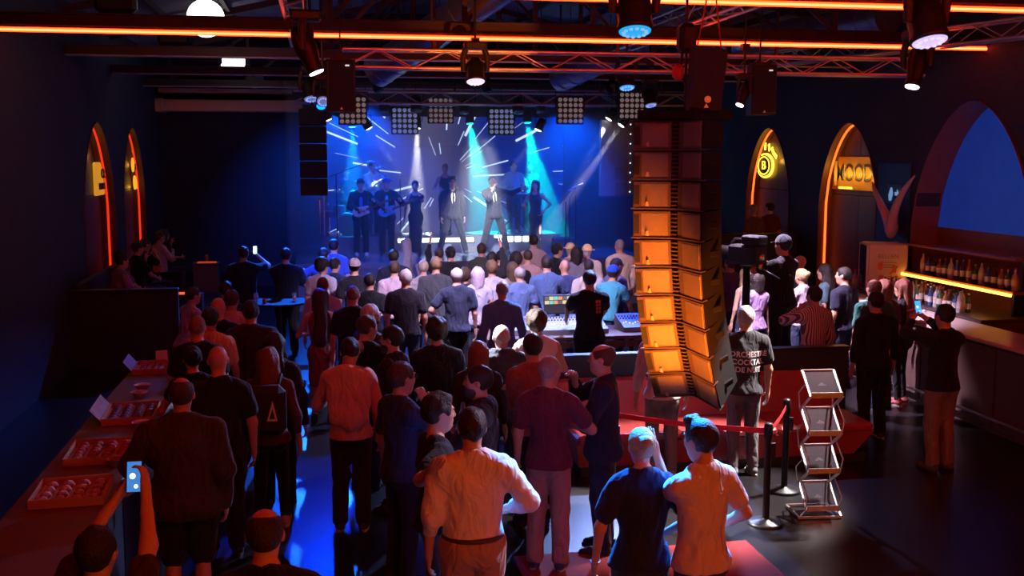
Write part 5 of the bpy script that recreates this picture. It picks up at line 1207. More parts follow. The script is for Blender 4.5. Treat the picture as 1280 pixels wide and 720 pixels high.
    W = lambda p: Matrix.Translation(Vector((B[0], B[1], z0))) @ Matrix.Rotation(R(-face), 4, 'Z') @ Vector(sc(np.array(p)))
    return dict(root=root, wrL=W(wr[-1]), wrR=W(wr[1]), handL=W(wr[-1]+(wr[-1]-el[-1])/.255*.07), handR=W(wr[1]+(wr[1]-el[1])/.255*.07), S=S, T=T, B=B, face=face, z0=z0, W=W, garm=garm, Hd=Hd, top=tops)
def drape_text(p, body, size, m, z, name='print', back=True, dx=0., space=1., sx=1., bold=0.):
    """lettering printed on a garment: every vertex is moved onto the cloth"""
    c = bpy.data.curves.new('t', 'FONT'); c.body = body; c.size = size; c.align_x = 'CENTER'; c.align_y = 'CENTER'; c.space_character = space; c.offset = bold
    o = bpy.data.objects.new('t', c); COL.objects.link(o); me = bpy.data.meshes.new_from_object(o.evaluated_get(bpy.context.evaluated_depsgraph_get())); bpy.data.objects.remove(o)
    g = p['garm']; s = -1 if back else 1
    for vtx in me.vertices:
        x, zz = vtx.co.x*sx*(1 if back else -1)+dx, vtx.co.y+z
        ok, loc, nr, _ = g.ray_cast(Vector((x, s*1.5, zz)), Vector((0, -s, 0)))
        y = loc.y if ok else s*.14
        vtx.co = (x, y+s*.019, zz)
    me.update(); return obj_from(name, me, m, p['root'])
# ================================================================ everyone in the hall
dk, br, gy, wh, bd_, rd = (.018, .012, .01), (.06, .03, .018), (.28, .26, .25), (.55, .52, .5), (.36, .25, .12), (.15, .05, .025)
K_ = (.014, .013, .016); NV = (.02, .028, .08); CH = (.04, .04, .045); WT = (.72, .70, .70); CR = (.62, .50, .38); JN = (.035, .045, .09); TB = (.30, .22, .15)
T_ = lambda c: ('tee', c); J = ('jeans', JN); KB = ('trousers', K_); P = person
N = .014                                                     # voxel for people close to the camera
PHB = mat('phone_body', (.012, .012, .014), .3)
def local(pt, B, face, S, z0=0.):
    v = Matrix.Rotation(R(face), 3, 'Z') @ (Vector(pt)-Vector((B[0], B[1], z0))); return tuple(x/S for x in v)
def phone(loc, nrm, label, scr=(.3, .55, 1.), s=1.4, land=False):
    """phone whose screen looks along nrm"""
    M_ = Vector(nrm).to_track_quat('Z', 'Y').to_matrix().to_euler(); o = bpy.data.objects.new('phone', None); COL.objects.link(o); o.location = loc; o.rotation_euler = M_; tag(o, label, 'phone', 'phones held up')
    w_, h_ = (.15, .072) if land else (.072, .15)
    MB().box((0, 0, 0), (w_, h_, .009), bev=.003).build('case', PHB, o); q = MB().box((0, 0, .005), (w_-.008, h_-.01, .002)).build('screen', glow('screen_%d' % (scr[0]*100), scr, s), o)
    for k, (px_, py_, pr_) in enumerate(((-.1, .02, .2), (.12, -.3, .14))): MB().lathe([(w_*pr_, 0), (.001, .0008)], (w_*px_, h_*py_, .0062), 12).build('picture_patch', glow('screen_patch', (.75, .9, 1), 1.6), q)
def AY(u, v, Y): q = PY(u, v, Y); return (q.x, Y)
TOCAM = Vector((0, -1, .35))
# ---- close to the camera
A = P(590, 513, 1.80, 4, ('rolled', (.74, .71, .70)), ('trousers', (.42, .27, .19)), ('short', dk), 'man in a white dress shirt and tan trousers with a hand on his shoulder', arms=('down', ((.17, .20, 1.05), (1, -.5, .0))), vx=N, bulk=1.08)
mb_ = MB(); S_ = A['S']
bel = mb_.tube([((.178*math.cos(t))*S_, (.135*math.sin(t)-.006)*S_, .985*S_) for t in np.linspace(0, 2*math.pi, 25)], .017, 6).build('belt', mat('belt_brown', (.06, .03, .02), .5), A['root'])
B2 = PZ(545, 495, 1.76); shp = A['W']((-.20, -.02, 1.455)); t_ = local(shp, B2, 82, 1.76/1.75)
P(545, 495, 1.76, 82, T_(K_), ('jeans', (.11, .08, .12)), ('crop', dk), 'dark-haired man in black t-shirt and lanyard leaning in to the white-shirted man', arms=('down', ((t_[0]+.01, t_[1]-.05, t_[2]-.05), (.3, -1, -.8))), vx=N, facey=1, extra=('lanyard',), head=(0, 2), hands=(.5, .25))
P(686, 447, 1.75, 22, T_((.12, .02, .035)), ('trousers', (.36, .20, .17)), ('buzz', gy), 'grey-haired man in a maroon t-shirt, pink chinos and blue sneakers', arms=('down', ((.16, .24, 1.14), (1, -.6, -.3))), vx=N, shoe=(.05, .07, .14), extra=('whitesole',), facey=1, head=(18, 0))
P(755, 432, 1.78, -68, ('suit', (.018, .022, .045), None, (.65, .62, .62)), ('trousers', (.018, .022, .045)), ('balding', (.08, .035, .02)), 'balding man in a dark navy suit gesturing with a raised hand', arms=(((.06, .25, 1.22), (1, -.3, -1)), ((.04, .25, 1.46), (1, .1, -1))), vx=N, facey=1, hands=(.6, .75), skin=(.55, .28, .2))
WB_ = P(803, 538, 1.68, 2, T_((.018, .02, .055)), ('jeans', (.03, .03, .05)), ('bun', bd_), 'woman in a dark blue t-shirt with her blond hair in a bun', arms=(((.29, .04, .88), (.9, -1, 0)), ((.2, .16, 1.0), (1, -.8, 0))), sex='f', vx=N, bulk=1.12)
w0 = MB().tube([(.03*math.cos(t), .03*math.sin(t), 0) for t in np.linspace(0, 2*math.pi, 17)], .006, 6).build('bracelet', mat('bracelet_steel', (.4, .5, .8), .2, metal=.9), WB_['root']); w0.location = local(WB_['wrL'], WB_['B'], 2, 1.)
P(880, 528, 1.76, -24, ('polo', (.60, .50, .50)), ('jeans', (.05, .04, .05)), ('quiff', dk), 'man in a pale polo shirt pointing with an outstretched arm', arms=(((.05, .36, 1.48), (-.1, -.2, -1)), ((.22, .14, 1.0), (.9, -1, 0))), vx=N, facey=1, hands=(.12, .5), head=(-6, 4))
CRM = P(436, 424, 1.74, 6, ('long', (.62, .40, .33)), ('trousers', (.03, .025, .03)), ('short', dk), 'man with a cream sweater knotted over his pink shirt, dark trousers', arms=('bent', 'down'), vx=N, shoe=(.05, .04, .04), extra=('whitesole',), head=(5, 22))
P(500, 455, 1.76, 62, T_((.03, .06, .15)), ('jeans', (.02, .02, .035)), ('short', br), 'man with glasses in a blue t-shirt holding his hand to his chin', arms=('down', ((.03, .21, 1.43), (.8, 0, -1))), vx=N, facey=1, extra=('glasses',), hands=(.5, .8))
P(600, 459, 1.74, -78, ('hoodie', (.018, .018, .022)), ('jeans', (.03, .03, .05)), ('short', dk), 'bearded man in a black hoodie with sunglasses pushed up on his head', arms=(((.06, .34, 1.28), (.8, -.3, -1)), 'down'), vx=N, facey=1, extra=('sunglasses_up',), beard=(.05, .035, .03), hands=(.6, .5))
BJ = P(226, 474, 1.80, 0, ('jacket', (.05, .035, .03)), ('shorts', (.02, .016, .018)), ('balding', (.05, .03, .02)), 'heavy bald man in a dark brown jacket and black shorts at the food counter', bulk=1.25, vx=N, arms=(((.25, .2, 1.0), (1, -.8, 0)), 'down'), skin=(.52, .25, .18))
P(272, 434, 1.78, -8, T_((.016, .014, .016)), KB, ('none', dk), 'bald man in a plain black t-shirt behind the man in the brown jacket', bulk=1.12, vx=N, skin=(.52, .25, .18))
P(240, 434, 1.66, -14, ('blouse', K_), KB, ('bun', dk), 'woman in a black top with her dark hair pinned up at the food counter', sex='f', vx=.017, arms=('bent', 'bent'))
BP = P(335, 436, 1.66, 2, ('long', (.10, .03, .03)), ('leggings', (.012, .012, .014)), ('long', rd, .5), 'woman with long auburn hair carrying a black backpack, black leggings', sex='f', vx=N, shoe=(.45, .28, .26), extra=('whitesole',), arms=('bent', 'down'), legs='stride')
bk = MB().box((0, -.22, 1.16), (.32, .17, .44), bev=.06).build('backpack_body', mat('bag_black'), None); o = empty('backpack', (BP['B'][0], BP['B'][1], 0), R(-2), 'black backpack with a white triangle emblem worn by the auburn-haired woman', 'backpack'); bk.parent = o
for s in (-1, 1): MB().tube([(s*.09, -.14, 1.36), (s*.11, -.06, 1.44), (s*.12, .10, 1.36), (s*.13, .11, 1.15), (s*.13, -.12, 1.0)], .016, 6).build('strap', mat('bag_black'), o)
MB().prism([(.0, -.308, 1.08), (.09, -.308, 1.08), (.05, -.308, 1.26)], (0, .006, 0)).build('emblem', mat('emblem_white'), o); MB().prism([(.02, -.312, 1.10), (.07, -.312, 1.10), (.048, -.312, 1.19)], (0, .005, 0)).build('emblem_core', mat('bag_black'), o)
RP = P(118, 664, 1.70, 14, T_((.05, .02, .02)), J, ('short', dk), 'person with red-lit bare arms raised, filming with a phone', arms=(((.03, .30, 1.80), (1, .1, -.5)), ((.13, .28, 1.86), (1.2, .1, -.35))), vx=N, hands=(.7, .7), skin=(.56, .30, .22), facey=1)
phone((RP['handL']+RP['handR'])/2+Vector((0, -.01, .03)), TOCAM, 'phone with a bright blue picture held up above the food counter', (.05, .25, .7), .9)
BL2 = P(330, 640, 1.76, 4, T_(K_), J, ('balding', (.03, .018, .012)), 'balding man with a black lanyard standing below the backpack woman', vx=N, extra=('lanyard',), skin=(.56, .26, .18), bulk=1.1)
# cream sweater over shoulders: knotted sleeves as its own garment
def shawl(p, col, side=0, label=None):
    S = p['S']; T = p['T']; pr = []
    for s in ((-1, 1) if side == 0 else (side,)):
        pr += [(('c', T((s*.03, -.1, 1.46)), T((s*.17, -.04, 1.43)), .06, .062, 1), .05, '+'), (('c', T((s*.15, .0, 1.44)), T((s*.11, .15, 1.26)), .05, .04, 1), .04, '+')]
        pr += [(('c', T((s*.13, -.1, 1.40)), T((s*.12, -.135, 1.08)), .075, .065, .7), .05, '+')]
    if side == 0: pr += [(('c', T((0, -.1, 1.44)), T((0, -.15, 1.02)), .08, .085, .6), .06, '+'), (('c', T((-.10, -.13, 1.04)), T((.10, -.13, 1.04)), .05, .05, .7), .04, '+')]
    f = Fld(pr, .013, .05); f.wrinkle(.006, 3); V, Q = f.net(); return obj_from('draped_sweater', quads('draped', V*S, Q), cloth(col), p['root'])
shawl(CRM, (.66, .50, .40))
# ---- left half, middle distance
P(262, 386, 1.76, 4, T_((.66, .52, .34)), KB, ('short', dk), 'man in a pale yellow t-shirt with short dark hair', skin=(.45, .2, .13))
P(246, 396, 1.76, -4, T_(K_), KB, ('buzz', (.25, .13, .09)), 'man with a light shaved head in black next to the yellow t-shirt', skin=(.55, .27, .19), bulk=1.1)
P(272, 373, 1.76, 6, T_(K_), J, ('none', br), 'bald man in black directly behind the yellow t-shirt', skin=(.58, .30, .22))
P(289, 364, 1.74, 10, ('tee', (.6, .52, .5)), J, ('short', br), 'man in a white t-shirt with dark dots on the back'); 
P(313, 377, 1.80, 0, ('jacket', (.03, .022, .022)), KB, ('short', dk), 'tall man in a dark brown jacket with arms hanging', bulk=1.12)
P(343, 417, 1.70, 8, ('hoodie', (.02, .015, .018)), KB, ('long', dk, .3), 'person with dark shoulder-length hair in front of the auburn-haired woman', sex='f')
P(400, 362, 1.70, 2, ('dress', (.22, .05, .045)), ('dress', (.22, .05, .045), None, .5), ('long', (.045, .018, .012), .48), 'woman in a reddish dress with very long dark hair', sex='f', arms=('bent', 'bent'), shoe=(.02, .02, .02))
TW_ = P(456, 396, 1.76, 30, T_(K_), J, ('short', br), 'man in black with a cream sweater slung over one shoulder', facey=1, head=(30, 6)); shawl(TW_, (.5, .38, .27), -1)
P(462, 382, 1.76, 62, ('shirt', (.05, .04, .05)), J, ('short', wh), 'white-haired man with glasses and beard in profile', facey=1, extra=('glasses',), beard=(.5, .47, .45))
P(491, 409, 1.76, -66, ('jacket', (.016, .014, .017)), J, ('short', dk), 'bearded man with dark glasses in a black jacket in profile', facey=1, extra=('glasses',), beard=(.02, .014, .01))
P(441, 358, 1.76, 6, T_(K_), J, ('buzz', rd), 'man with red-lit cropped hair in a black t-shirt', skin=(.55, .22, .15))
P(546, 400, 1.76, 2, ('long', (.02, .016, .02)), J, ('curly', dk), 'man with dark curly hair in a black sweater', bulk=1.08)
P(627, 408, 1.72, 4, ('puffer', (.05, .06, .09)), J, ('buzz', wh), 'man with cropped white hair in a dark quilted puffer jacket', skin=(.55, .34, .26))
P(600, 424, 1.64, 6, ('long', (.04, .02, .03)), J, ('bob', (.20, .075, .045)), 'woman with wavy reddish hair next to the puffer jacket', sex='f', at=AY(598, 424, 9.5))
P(671, 390, 1.76, 0, ('vest', (.78, .76, .76)), J, ('curly', (.05, .035, .025)), 'man in a bright white sleeveless top with dark hair', bulk=1.08, arms=('bent', 'bent'))
P(666, 419, 1.76, -4, ('long', (.30, .11, .085)), KB, ('short', dk), 'man in a rust brown sweater with short dark hair', arms=('cross', 'cross'))
# ---- middle of the crowd
ORG = 'audience in front of the mixing table'
P(507, 338, 1.78, 8, T_((.03, .028, .04)), J, ('short', wh), 'grey-haired man in a dark t-shirt with a drink at his side', group=ORG, bulk=1.08)
P(545, 322, 1.80, 3, T_((.05, .055, .065)), KB, ('short', (.22, .13, .07)), 'broad man in a plain charcoal t-shirt with sandy hair', group=ORG, bulk=1.15)
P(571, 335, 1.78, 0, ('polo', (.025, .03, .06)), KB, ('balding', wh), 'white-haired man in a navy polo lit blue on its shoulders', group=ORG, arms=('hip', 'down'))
P(597, 335, 1.70, 0, ('blouse', (.40, .40, .52)), J, ('bob', (.50, .42, .48)), 'woman with a lilac-grey bob in a light blue top', sex='f', group=ORG)
P(628, 352, 1.74, 2, ('long', (.10, .17, .34)), J, ('balding', gy), 'balding man in a long-sleeved blue sweater', group=ORG, bulk=1.05)
P(684, 320, 1.84, 6, T_((.07, .12, .27)), J, ('short', dk), 'tall man in a blue t-shirt with short dark hair', group=ORG, arms=('down', 'bent'))
P(703, 339, 1.72, 6, ('polo', (.04, .06, .16)), J, ('none', gy), 'bald man in a dark blue polo beside the tall blue t-shirt', group=ORG, at=AY(706, 339, 16.15))
ENG = P(737, 346, 1.80, 4, T_((.013, .012, .014)), KB, ('short', dk), 'sound engineer in a black t-shirt with an orange back print', arms=('desk', 'desk'), bulk=1.12, group=ORG, at=AY(737, 346, DYn-.35))
P(757, 341, 1.70, 40, T_((.06, .32, .42)), J, ('short', dk), 'man in a blue cap and turquoise t-shirt bending to the console', lean=18, extra=('cap', ('capcol', (.02, .08, .5))), group=ORG, arms=('desk', 'desk'), at=AY(760, 341, DYn+1.25))
P(768, 325, 1.74, 68, ('shirt', (.12, .10, .16)), J, ('short', dk), 'man with glasses looking sideways behind the blue cap', facey=1, extra=('glasses',), group=ORG, at=AY(770, 325, DYn+1.85))
P(775, 300, 1.82, -6, ('shirt', (.55, .48, .34)), J, ('buzz', gy), 'man in a loose pale yellow shirt with cropped grey hair', group=ORG, bulk=1.08, arms=('cross', 'down'))
P(736, 325, 1.74, 0, T_((.5, .46, .42)), J, ('buzz', dk), 'man with a dark buzz cut in a pale t-shirt', group=ORG)
P(721, 309, 1.76, 4, T_((.18, .17, .22)), J, ('bob', dk), 'person with dark chin-length hair in a grey-violet t-shirt', group=ORG)
P(713, 305, 1.70, -4, ('blouse', (.55, .48, .38)), J, ('short', (.5, .35, .18)), 'person in a straw hat and cream top', sex='f', extra=('straw',), group=ORG)
P(734, 307, 1.74, 8, ('shirt', (.60, .55, .48)), J, ('short', wh), 'person in a straw hat and white shirt', extra=('straw',), group=ORG)
P(696, 306, 1.76, 70, ('jacket', K_), J, ('short', dk), 'man in a black cap looking sideways', facey=1, extra=('cap',), group=ORG)
P(667, 294, 1.84, 2, T_((.40, .28, .27)), J, ('short', dk), 'tall man in a dusty pink t-shirt close to the stage', group=ORG)
P(660, 313, 1.74, 2, T_((.42, .26, .25)), J, ('buzz', br), 'man in a salmon t-shirt with cropped brown hair', group=ORG)
P(645, 317, 1.74, 0, ('long', K_), J, ('curly', dk), 'person with bushy black hair in a black sweater', group=ORG)
P(602, 305, 1.76, 0, T_((.05, .065, .05)), J, ('short', br), 'man in a dark green t-shirt looking straight at the stage', group=ORG)
P(563, 310, 1.76, 2, T_((.02, .018, .02)), J, ('short', dk), 'man in a black cap and black t-shirt facing the stage', extra=('cap',), group=ORG)
R1 = P(615, 316, 1.76, 4, ('long', (.025, .022, .03)), J, ('short', dk), 'man in a dark sweater filming with one arm up', arms=('down', ((.16, .22, 1.92), (1, .2, -.4))), group=ORG)
phone(R1['handR']+Vector((-.03, 0, .05)), TOCAM, 'phone held up in landscape before the singer with spread legs', (.75, .8, 1.), 1., True)
P(623, 318, 1.74, -2, T_((.03, .02, .025)), J, ('buzz', dk), 'man with a dark buzz cut beside the raised arm', group=ORG, at=AY(626, 318, 17.75))
P(508, 299, 1.72, 2, ('blouse', (.22, .22, .17)), J, ('long', (.36, .25, .12), .45), 'woman with long blond hair in a glittery olive top', sex='f', group=ORG)
P(492, 313, 1.78, 2, ('jacket', (.015, .018, .04)), J, ('short', dk), 'man in a dark navy jacket beside the long blond hair', group=ORG, bulk=1.08)
R2 = P(549, 313, 1.70, 0, ('long', (.02, .016, .02)), J, ('short', br), 'person in black filming with a raised hand before the dress singer', arms=(((.14, .2, 1.9), (.8, .1, -.4)), 'down'), group=ORG, at=AY(549, 315, 18.9))
phone(R2['handL']+Vector((-.05, 0, .05)), TOCAM, 'phone held up in landscape next to the long blond hair', (.4, .45, .9), .8, True)
P(530, 331, 1.68, -6, ('blouse', (.3, .27, .25)), J, ('short', (.35, .28, .2)), 'person with short ash-blond hair in a beige top', group=ORG, at=AY(529, 331, 16.8))
P(497, 329, 1.72, 4, ('shirt', (.46, .36, .42)), J, ('short', br), 'man in a pinkish shirt beside the grey-haired man', group=ORG, at=(PZ(494, 329, 1.72).x, PZ(494, 329, 1.72).y+.2))
P(614, 333, 1.74, 0, T_((.40, .38, .42)), J, ('crop', (.14, .08, .04)), 'young man with tousled brown hair in a pale grey t-shirt', group=ORG, at=AY(615, 333, 15.95))
P(640, 337, 1.66, 6, ('blouse', (.22, .2, .2)), J, ('bob', (.10, .06, .035)), 'woman with a brown bob behind the balding man', sex='f', group=ORG, at=AY(641, 337, 16.5))
P(647, 343, 1.70, -4, ('polo', (.10, .16, .34)), J, ('balding', gy), 'balding man in a light blue polo beside the tall blue t-shirt', group=ORG, at=AY(650, 343, DYn+1.3))
P(581, 352, 1.62, 4, ('blouse', (.03, .03, .04)), J, ('curly', br), 'short woman with curly brown hair in a black top', sex='f', group=ORG, at=AY(581, 340, 16.05))
# ---- blue-lit group at the dark curtain end
BG = 'audience in blue light by the curtain end of the stage'
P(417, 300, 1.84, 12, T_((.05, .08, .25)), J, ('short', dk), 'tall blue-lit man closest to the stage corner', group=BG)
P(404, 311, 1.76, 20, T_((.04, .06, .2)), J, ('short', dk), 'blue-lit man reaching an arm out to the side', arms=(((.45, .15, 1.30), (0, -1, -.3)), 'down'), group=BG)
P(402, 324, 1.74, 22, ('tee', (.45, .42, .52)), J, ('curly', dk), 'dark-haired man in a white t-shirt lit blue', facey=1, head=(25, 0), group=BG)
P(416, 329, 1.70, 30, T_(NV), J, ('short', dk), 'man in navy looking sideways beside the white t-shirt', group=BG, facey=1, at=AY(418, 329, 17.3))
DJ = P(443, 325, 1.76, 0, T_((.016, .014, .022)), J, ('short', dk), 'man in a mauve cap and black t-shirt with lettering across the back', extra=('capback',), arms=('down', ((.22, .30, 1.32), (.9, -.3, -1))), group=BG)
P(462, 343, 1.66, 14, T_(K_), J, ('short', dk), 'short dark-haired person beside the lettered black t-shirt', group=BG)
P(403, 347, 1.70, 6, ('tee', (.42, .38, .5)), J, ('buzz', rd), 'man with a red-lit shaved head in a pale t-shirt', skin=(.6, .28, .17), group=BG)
S1 = P(304, 309, 1.80, 4, T_((.012, .014, .03)), KB, ('short', dk), 'big man in black filming at the round high table', arms=('bent', ((.20, .30, 1.58), (1, -.2, -.8))), bulk=1.25, group=BG)
phone(S1['handR']+Vector((0, -.02, .05)), TOCAM, 'phone with a white-green picture held up at the round high table', (.5, .8, .75), 2.)
P(357, 311, 1.80, 6, T_((.010, .016, .04)), KB, ('short', dk), 'big man in black with folded arms at the round high table', arms=('cross', 'bent'), bulk=1.22, group=BG)
P(281, 353, 1.66, 10, T_(NV), J, ('short', dk), 'dark-haired person in navy behind the white dotted t-shirt', group=BG)
P(238, 375, 1.62, 60, ('long', (.35, .28, .5)), J, ('short', dk), 'person in a lilac sweater reaching out across a table', arms=(((.25, .5, 1.2), (1, -.4, 0)), ((.15, .5, 1.2), (1, -.4, 0))), lean=12, group=BG, at=(PZ(230, 380, 1.4).x, PZ(230, 380, 1.4).y))
# ---- guests seated behind the booth wall
SG2 = 'guests on the booth bench'
def sit(u, v, label, top, face=55, arms=('lap', 'lap'), hair=('short', dk), sex='m', dx=0., **k):
    B = PZ(u, v, ZP+.47+.83*.98); P(u, v, 1.72, face, top, J, hair, label, arms=arms, sex=sex, legs='sit', z0=ZP, group=SG2, facey=1, at=(XL+.56+dx, max(B.y, YBo+.62)), seat=.47, eyes=False, **k)
sit(127, 320, 'seated guest in a grey top closest to the booth wall', T_((.16, .12, .13)))
sit(137, 331, 'seated guest in lilac leaning forward at the booth', T_((.2, .16, .3)), lean=10, dx=.05)
sit(150, 309, 'seated guest in black holding a hand to his face', T_(K_), arms=('chin', 'lap'))
sit(161, 304, 'seated guest in black raising both hands to his face', T_(K_), arms=('phone', 'chin'), hair=('short', br))
sit(172, 295, 'seated white-shirted guest holding a glass', ('shirt', (.5, .42, .42)), arms=('bent', 'clap'), hair=('short', br))
sit(188, 292, 'seated long-haired guest drinking at the end of the booth bench', T_(K_), arms=('chin', 'bent'), hair=('long', br), sex='f')
# ---- niche side
RG = 'audience on the niche side'
CPZ = .5; cq = PY(946, 303, 12.95)
o = empty('camera_platform', (cq.x, 13.0, 0), 0, 'black riser under the camera operator', 'platform'); MB().box((0, 0, CPZ-.02), (1.5, 1.3, .04)).build('deck', BLK, o)
for sx in (-1, 1):
    for sy in (-1, 1): MB().box((sx*.65, sy*.55, (CPZ-.04)/2), (.08, .08, CPZ-.04)).build('leg', BLKM, o)
for sy in (-1, 1): MB().box((0, sy*.63, .25), (1.46, .02, .42)).build('skirt', BLK, o)
CMN = P(978, 303, 1.80, -30, T_((.013, .012, .014)), KB, ('short', dk), 'camera operator in a black cap and t-shirt behind a broadcast camera', extra=('cap',), arms=(((.10, .34, 1.50), (.8, -.2, -1)), ((.18, .32, 1.35), (.9, -.5, -.6))), bulk=1.12, group=RG, z0=CPZ, at=AY(980, 303, 12.95), vx=.017, head=(0, 0), facey=1, skin=(.5, .22, .14))
ORC = P(933, 384, 1.79, 2, T_((.03, .03, .034)), ('jeans', (.16, .15, .16)), ('short', gy), 'man in a dark t-shirt with three lines of white lettering on its back', arms=('bent', 'down'), vx=.017, group=RG, shoe=(.16, .16, .17), extra=('whitesole',))
WS = P(812, 418, 1.76, 6, ('long', (.62, .55, .52)), ('jeans', (.22, .22, .21)), ('short', br), 'man in a cream sweater and grey jeans half hidden by the line array', vx=.017, group=RG, shoe=(.4, .4, .38), extra=('whitesole',), at=(PZ(826, 598, 0).x, PZ(826, 598, 0).y))
P(1001, 320, 1.76, -58, T_((.20, .28, .28)), J, ('none', gy), 'bald man in a grey-green t-shirt in profile', group=RG, facey=1)
P(1003, 337, 1.68, -25, ('blouse', (.50, .42, .48)), J, ('bun', bd_), 'blond woman with pinned-up hair in a light top', sex='f', group=RG, arms=('bent', 'bent'))
P(1032, 331, 1.70, -58, T_((.05, .09, .11)), J, ('long', dk, .25), 'person with shoulder-length dark hair in a teal t-shirt in profile', sex='f', group=RG, facey=1)
P(1056, 335, 1.76, -28, ('polo', (.02, .02, .04)), J, ('short', dk), 'man in a black polo with pale shoulder stripes', group=RG, bulk=1.08, facey=1, head=(-20, 0))
STR = mat('striped_cloth', (.6, .5, .5), .85); nt = STR.node_tree; tc = nt.nodes.new('ShaderNodeTexCoord'); wv = nt.nodes.new('ShaderNodeTexWave'); wv.inputs['Scale'].default_value = 11; wv.bands_direction = 'X'; cr2 = nt.nodes.new('ShaderNodeValToRGB')
cr2.color_ramp.interpolation = 'CONSTANT'; cr2.color_ramp.elements[0].color = (.10, .08, .14, 1); cr2.color_ramp.elements[1].color = (.62, .52, .54, 1); cr2.color_ramp.elements[1].position = .45
nt.links.new(tc.outputs['Object'], wv.inputs['Vector']); nt.links.new(wv.outputs['Color'], cr2.inputs['Fac']); nt.links.new(cr2.outputs['Color'], nt.nodes['Principled BSDF'].inputs['Base Color'])
P(1019, 359, 1.74, -14, ('shirt', (.6, .5, .5), STR), J, ('short', dk), 'man in a vertically striped shirt drinking from a cup', arms=(((.04, .22, 1.46), (1, .1, -.7)), 'down'), group=RG, vx=.017)
P(933, 336, 1.66, -20, ('tank', (.55, .48, .58)), J, ('long', bd_, .3), 'woman with straight blond hair in a white strappy top', sex='f', group=RG)
P(908, 322, 1.72, -20, T_((.10, .07, .14)), J, ('short', br), 'man in violet beside the line array with an arm raised', group=RG, arms=('down', ((.12, .3, 1.5), (1, 0, -1))), at=(PZ(914, 322, 1.72).x, PZ(914, 322, 1.72).y))
P(945, 362, 1.66, -16, ('blouse', (.30, .2, .36)), J, ('bob', dk), 'woman in a violet blouse just behind the low partition', sex='f', group=RG, at=AY(946, 352, 14.4))
P(1094, 350, 1.78, -4, ('polo', (.05, .18, .15)), J, ('balding', rd), 'man in a green polo shirt with a bald spot', group=RG, bulk=1.12, skin=(.55, .26, .18))
P(1106, 349, 1.72, -10, T_((.1, .06, .08)), J, ('bob', rd), 'person with chestnut hair half hidden by the green polo', sex='f', group=RG, at=AY(1106, 349, PZ(1106, 349, 1.72).y-.15))
P(1096, 366, 1.75, -2, ('long', (.014, .012, .014)), KB, ('short', dk), 'man in a black sweater and black trousers beside the red bench', group=RG, bulk=1.15, vx=.017, skin=(.5, .22, .15), shoe=(.05, .05, .05), extra=('whitesole',))
P(1130, 350, 1.70, -40, T_((.016, .014, .016)), ('leggings', K_), ('long', (.16, .05, .03), .42), 'woman with long red hair in a black t-shirt at the bar counter', sex='f', group=RG, facey=1, vx=.017, shoe=(.4, .12, .12), extra=('whitesole',))
RM_ = P(1182, 372, 1.78, -12, ('long', (.015, .013, .016)), ('trousers', (.22, .15, .10)), ('short', dk), 'man in black and khaki trousers raising a phone at the bar', arms=(((.10, .33, 1.60), (1, .0, -.6)), ((.0, .34, 1.60), (1, 0, -.6))), group=RG, vx=.017, shoe=(.12, .05, .03), at=(PZ(1172, 586, 0).x, PZ(1172, 586, 0).y))
phone((RM_['handL']+RM_['handR'])/2+Vector((0, -.02, .05)), TOCAM, 'phone with a deep blue picture held up at the bar', (.03, .25, .9), 2.)
P(963, 284, 1.74, -20, T_((.06, .03, .05)), J, ('short', dk), 'dim figure standing behind the high partition below the emblem sign', group=RG, z0=.64, at=AY(962, 284, 20.9))
P(943, 292, 1.70, -20, T_((.1, .06, .08)), J, ('short', gy), 'dim grey-haired figure behind the high partition beside the camera', group=RG, z0=.64, at=AY(941, 292, 20.7))
# ---- prints on clothing
bpy.context.view_layer.update()
PW = mat('print_pinkwhite', (.75, .6, .6), .7)
for k, (tx, z) in enumerate((('ORCHESTRE', 1.285), ('COCKTAIL', 1.205), ('DE NUIT', 1.125))): drape_text(ORC, tx, .078, PW, z*ORC['S'], sx=.86, space=1.06, bold=.002)
drape_text(DJ, 'DJ JACKES', .085, PW, 1.24*DJ['S'], sx=.8)
for k in range(4): drape_text(ENG, ('ENGINE', 'SOUND', 'LIGHT', 'LIVE')[k] if 0 else '■■', .05, mat('print_orange', (.6, .12, .03), .7), (1.36-.045*k)*ENG['S'], dx=.10, sx=.9)
# ================================================================ broadcast camera on its pedestal
c = PY(934, 318, 13.2); o = empty('broadcast_camera', (c.x, c.y, CPZ), R(32), 'black broadcast camera with shiny viewfinder knobs on a pedestal', 'video camera'); z = c.z-CPZ
MB().box((0, 0, z), (.22, .5, .26), bev=.03).build('body', BLK, o); MB().lathe([(.09, .25), (.10, .3), (.10, .75), (.13, .78), (.13, .86), (.11, .86)], (0, 0, z), 18, Matrix.Rotation(R(-90), 3, 'X')).build('lens', BLKM, o)
MB().box((0, .82, z+.02), (.3, .16, .24), bev=.02).build('matte_box', BLK, o); MB().box((-.02, -.12, z+.20), (.2, .3, .12), bev=.02).build('viewfinder', BLK, o); MB().tube([(.0, -.2, z+.14), (0, -.1, z+.2), (0, .2, z+.2), (0, .26, z+.13)], .016, 8).build('carry_handle', BLKM, o)
for dz in (-.02, -.14): MB().lathe([(.045, 0), (.045, .03), (.02, .04)], (-.08, -.27, z+dz), 14, Matrix.Rotation(R(90), 3, 'X')).build('knob', mat('brass_knob', (.8, .65, .3), .25, metal=.9), o)
for s in (-1, 1): MB().tube([(s*.06, -.2, z-.14), (s*.16, -.62, z-.26)], .012, 8).build('pan_bar', BLKM, o)
MB().lathe([(.06, .3), (.05, z-.2), (.09, z-.15)], (0, 0, 0), 16).build('column', BLKM, o)
for k in range(3): t = k*2.094; MB().tube([(0, 0, .45), (.4*math.cos(t), .4*math.sin(t), .03)], .022, 8).build('tripod_leg', BLKM, o)

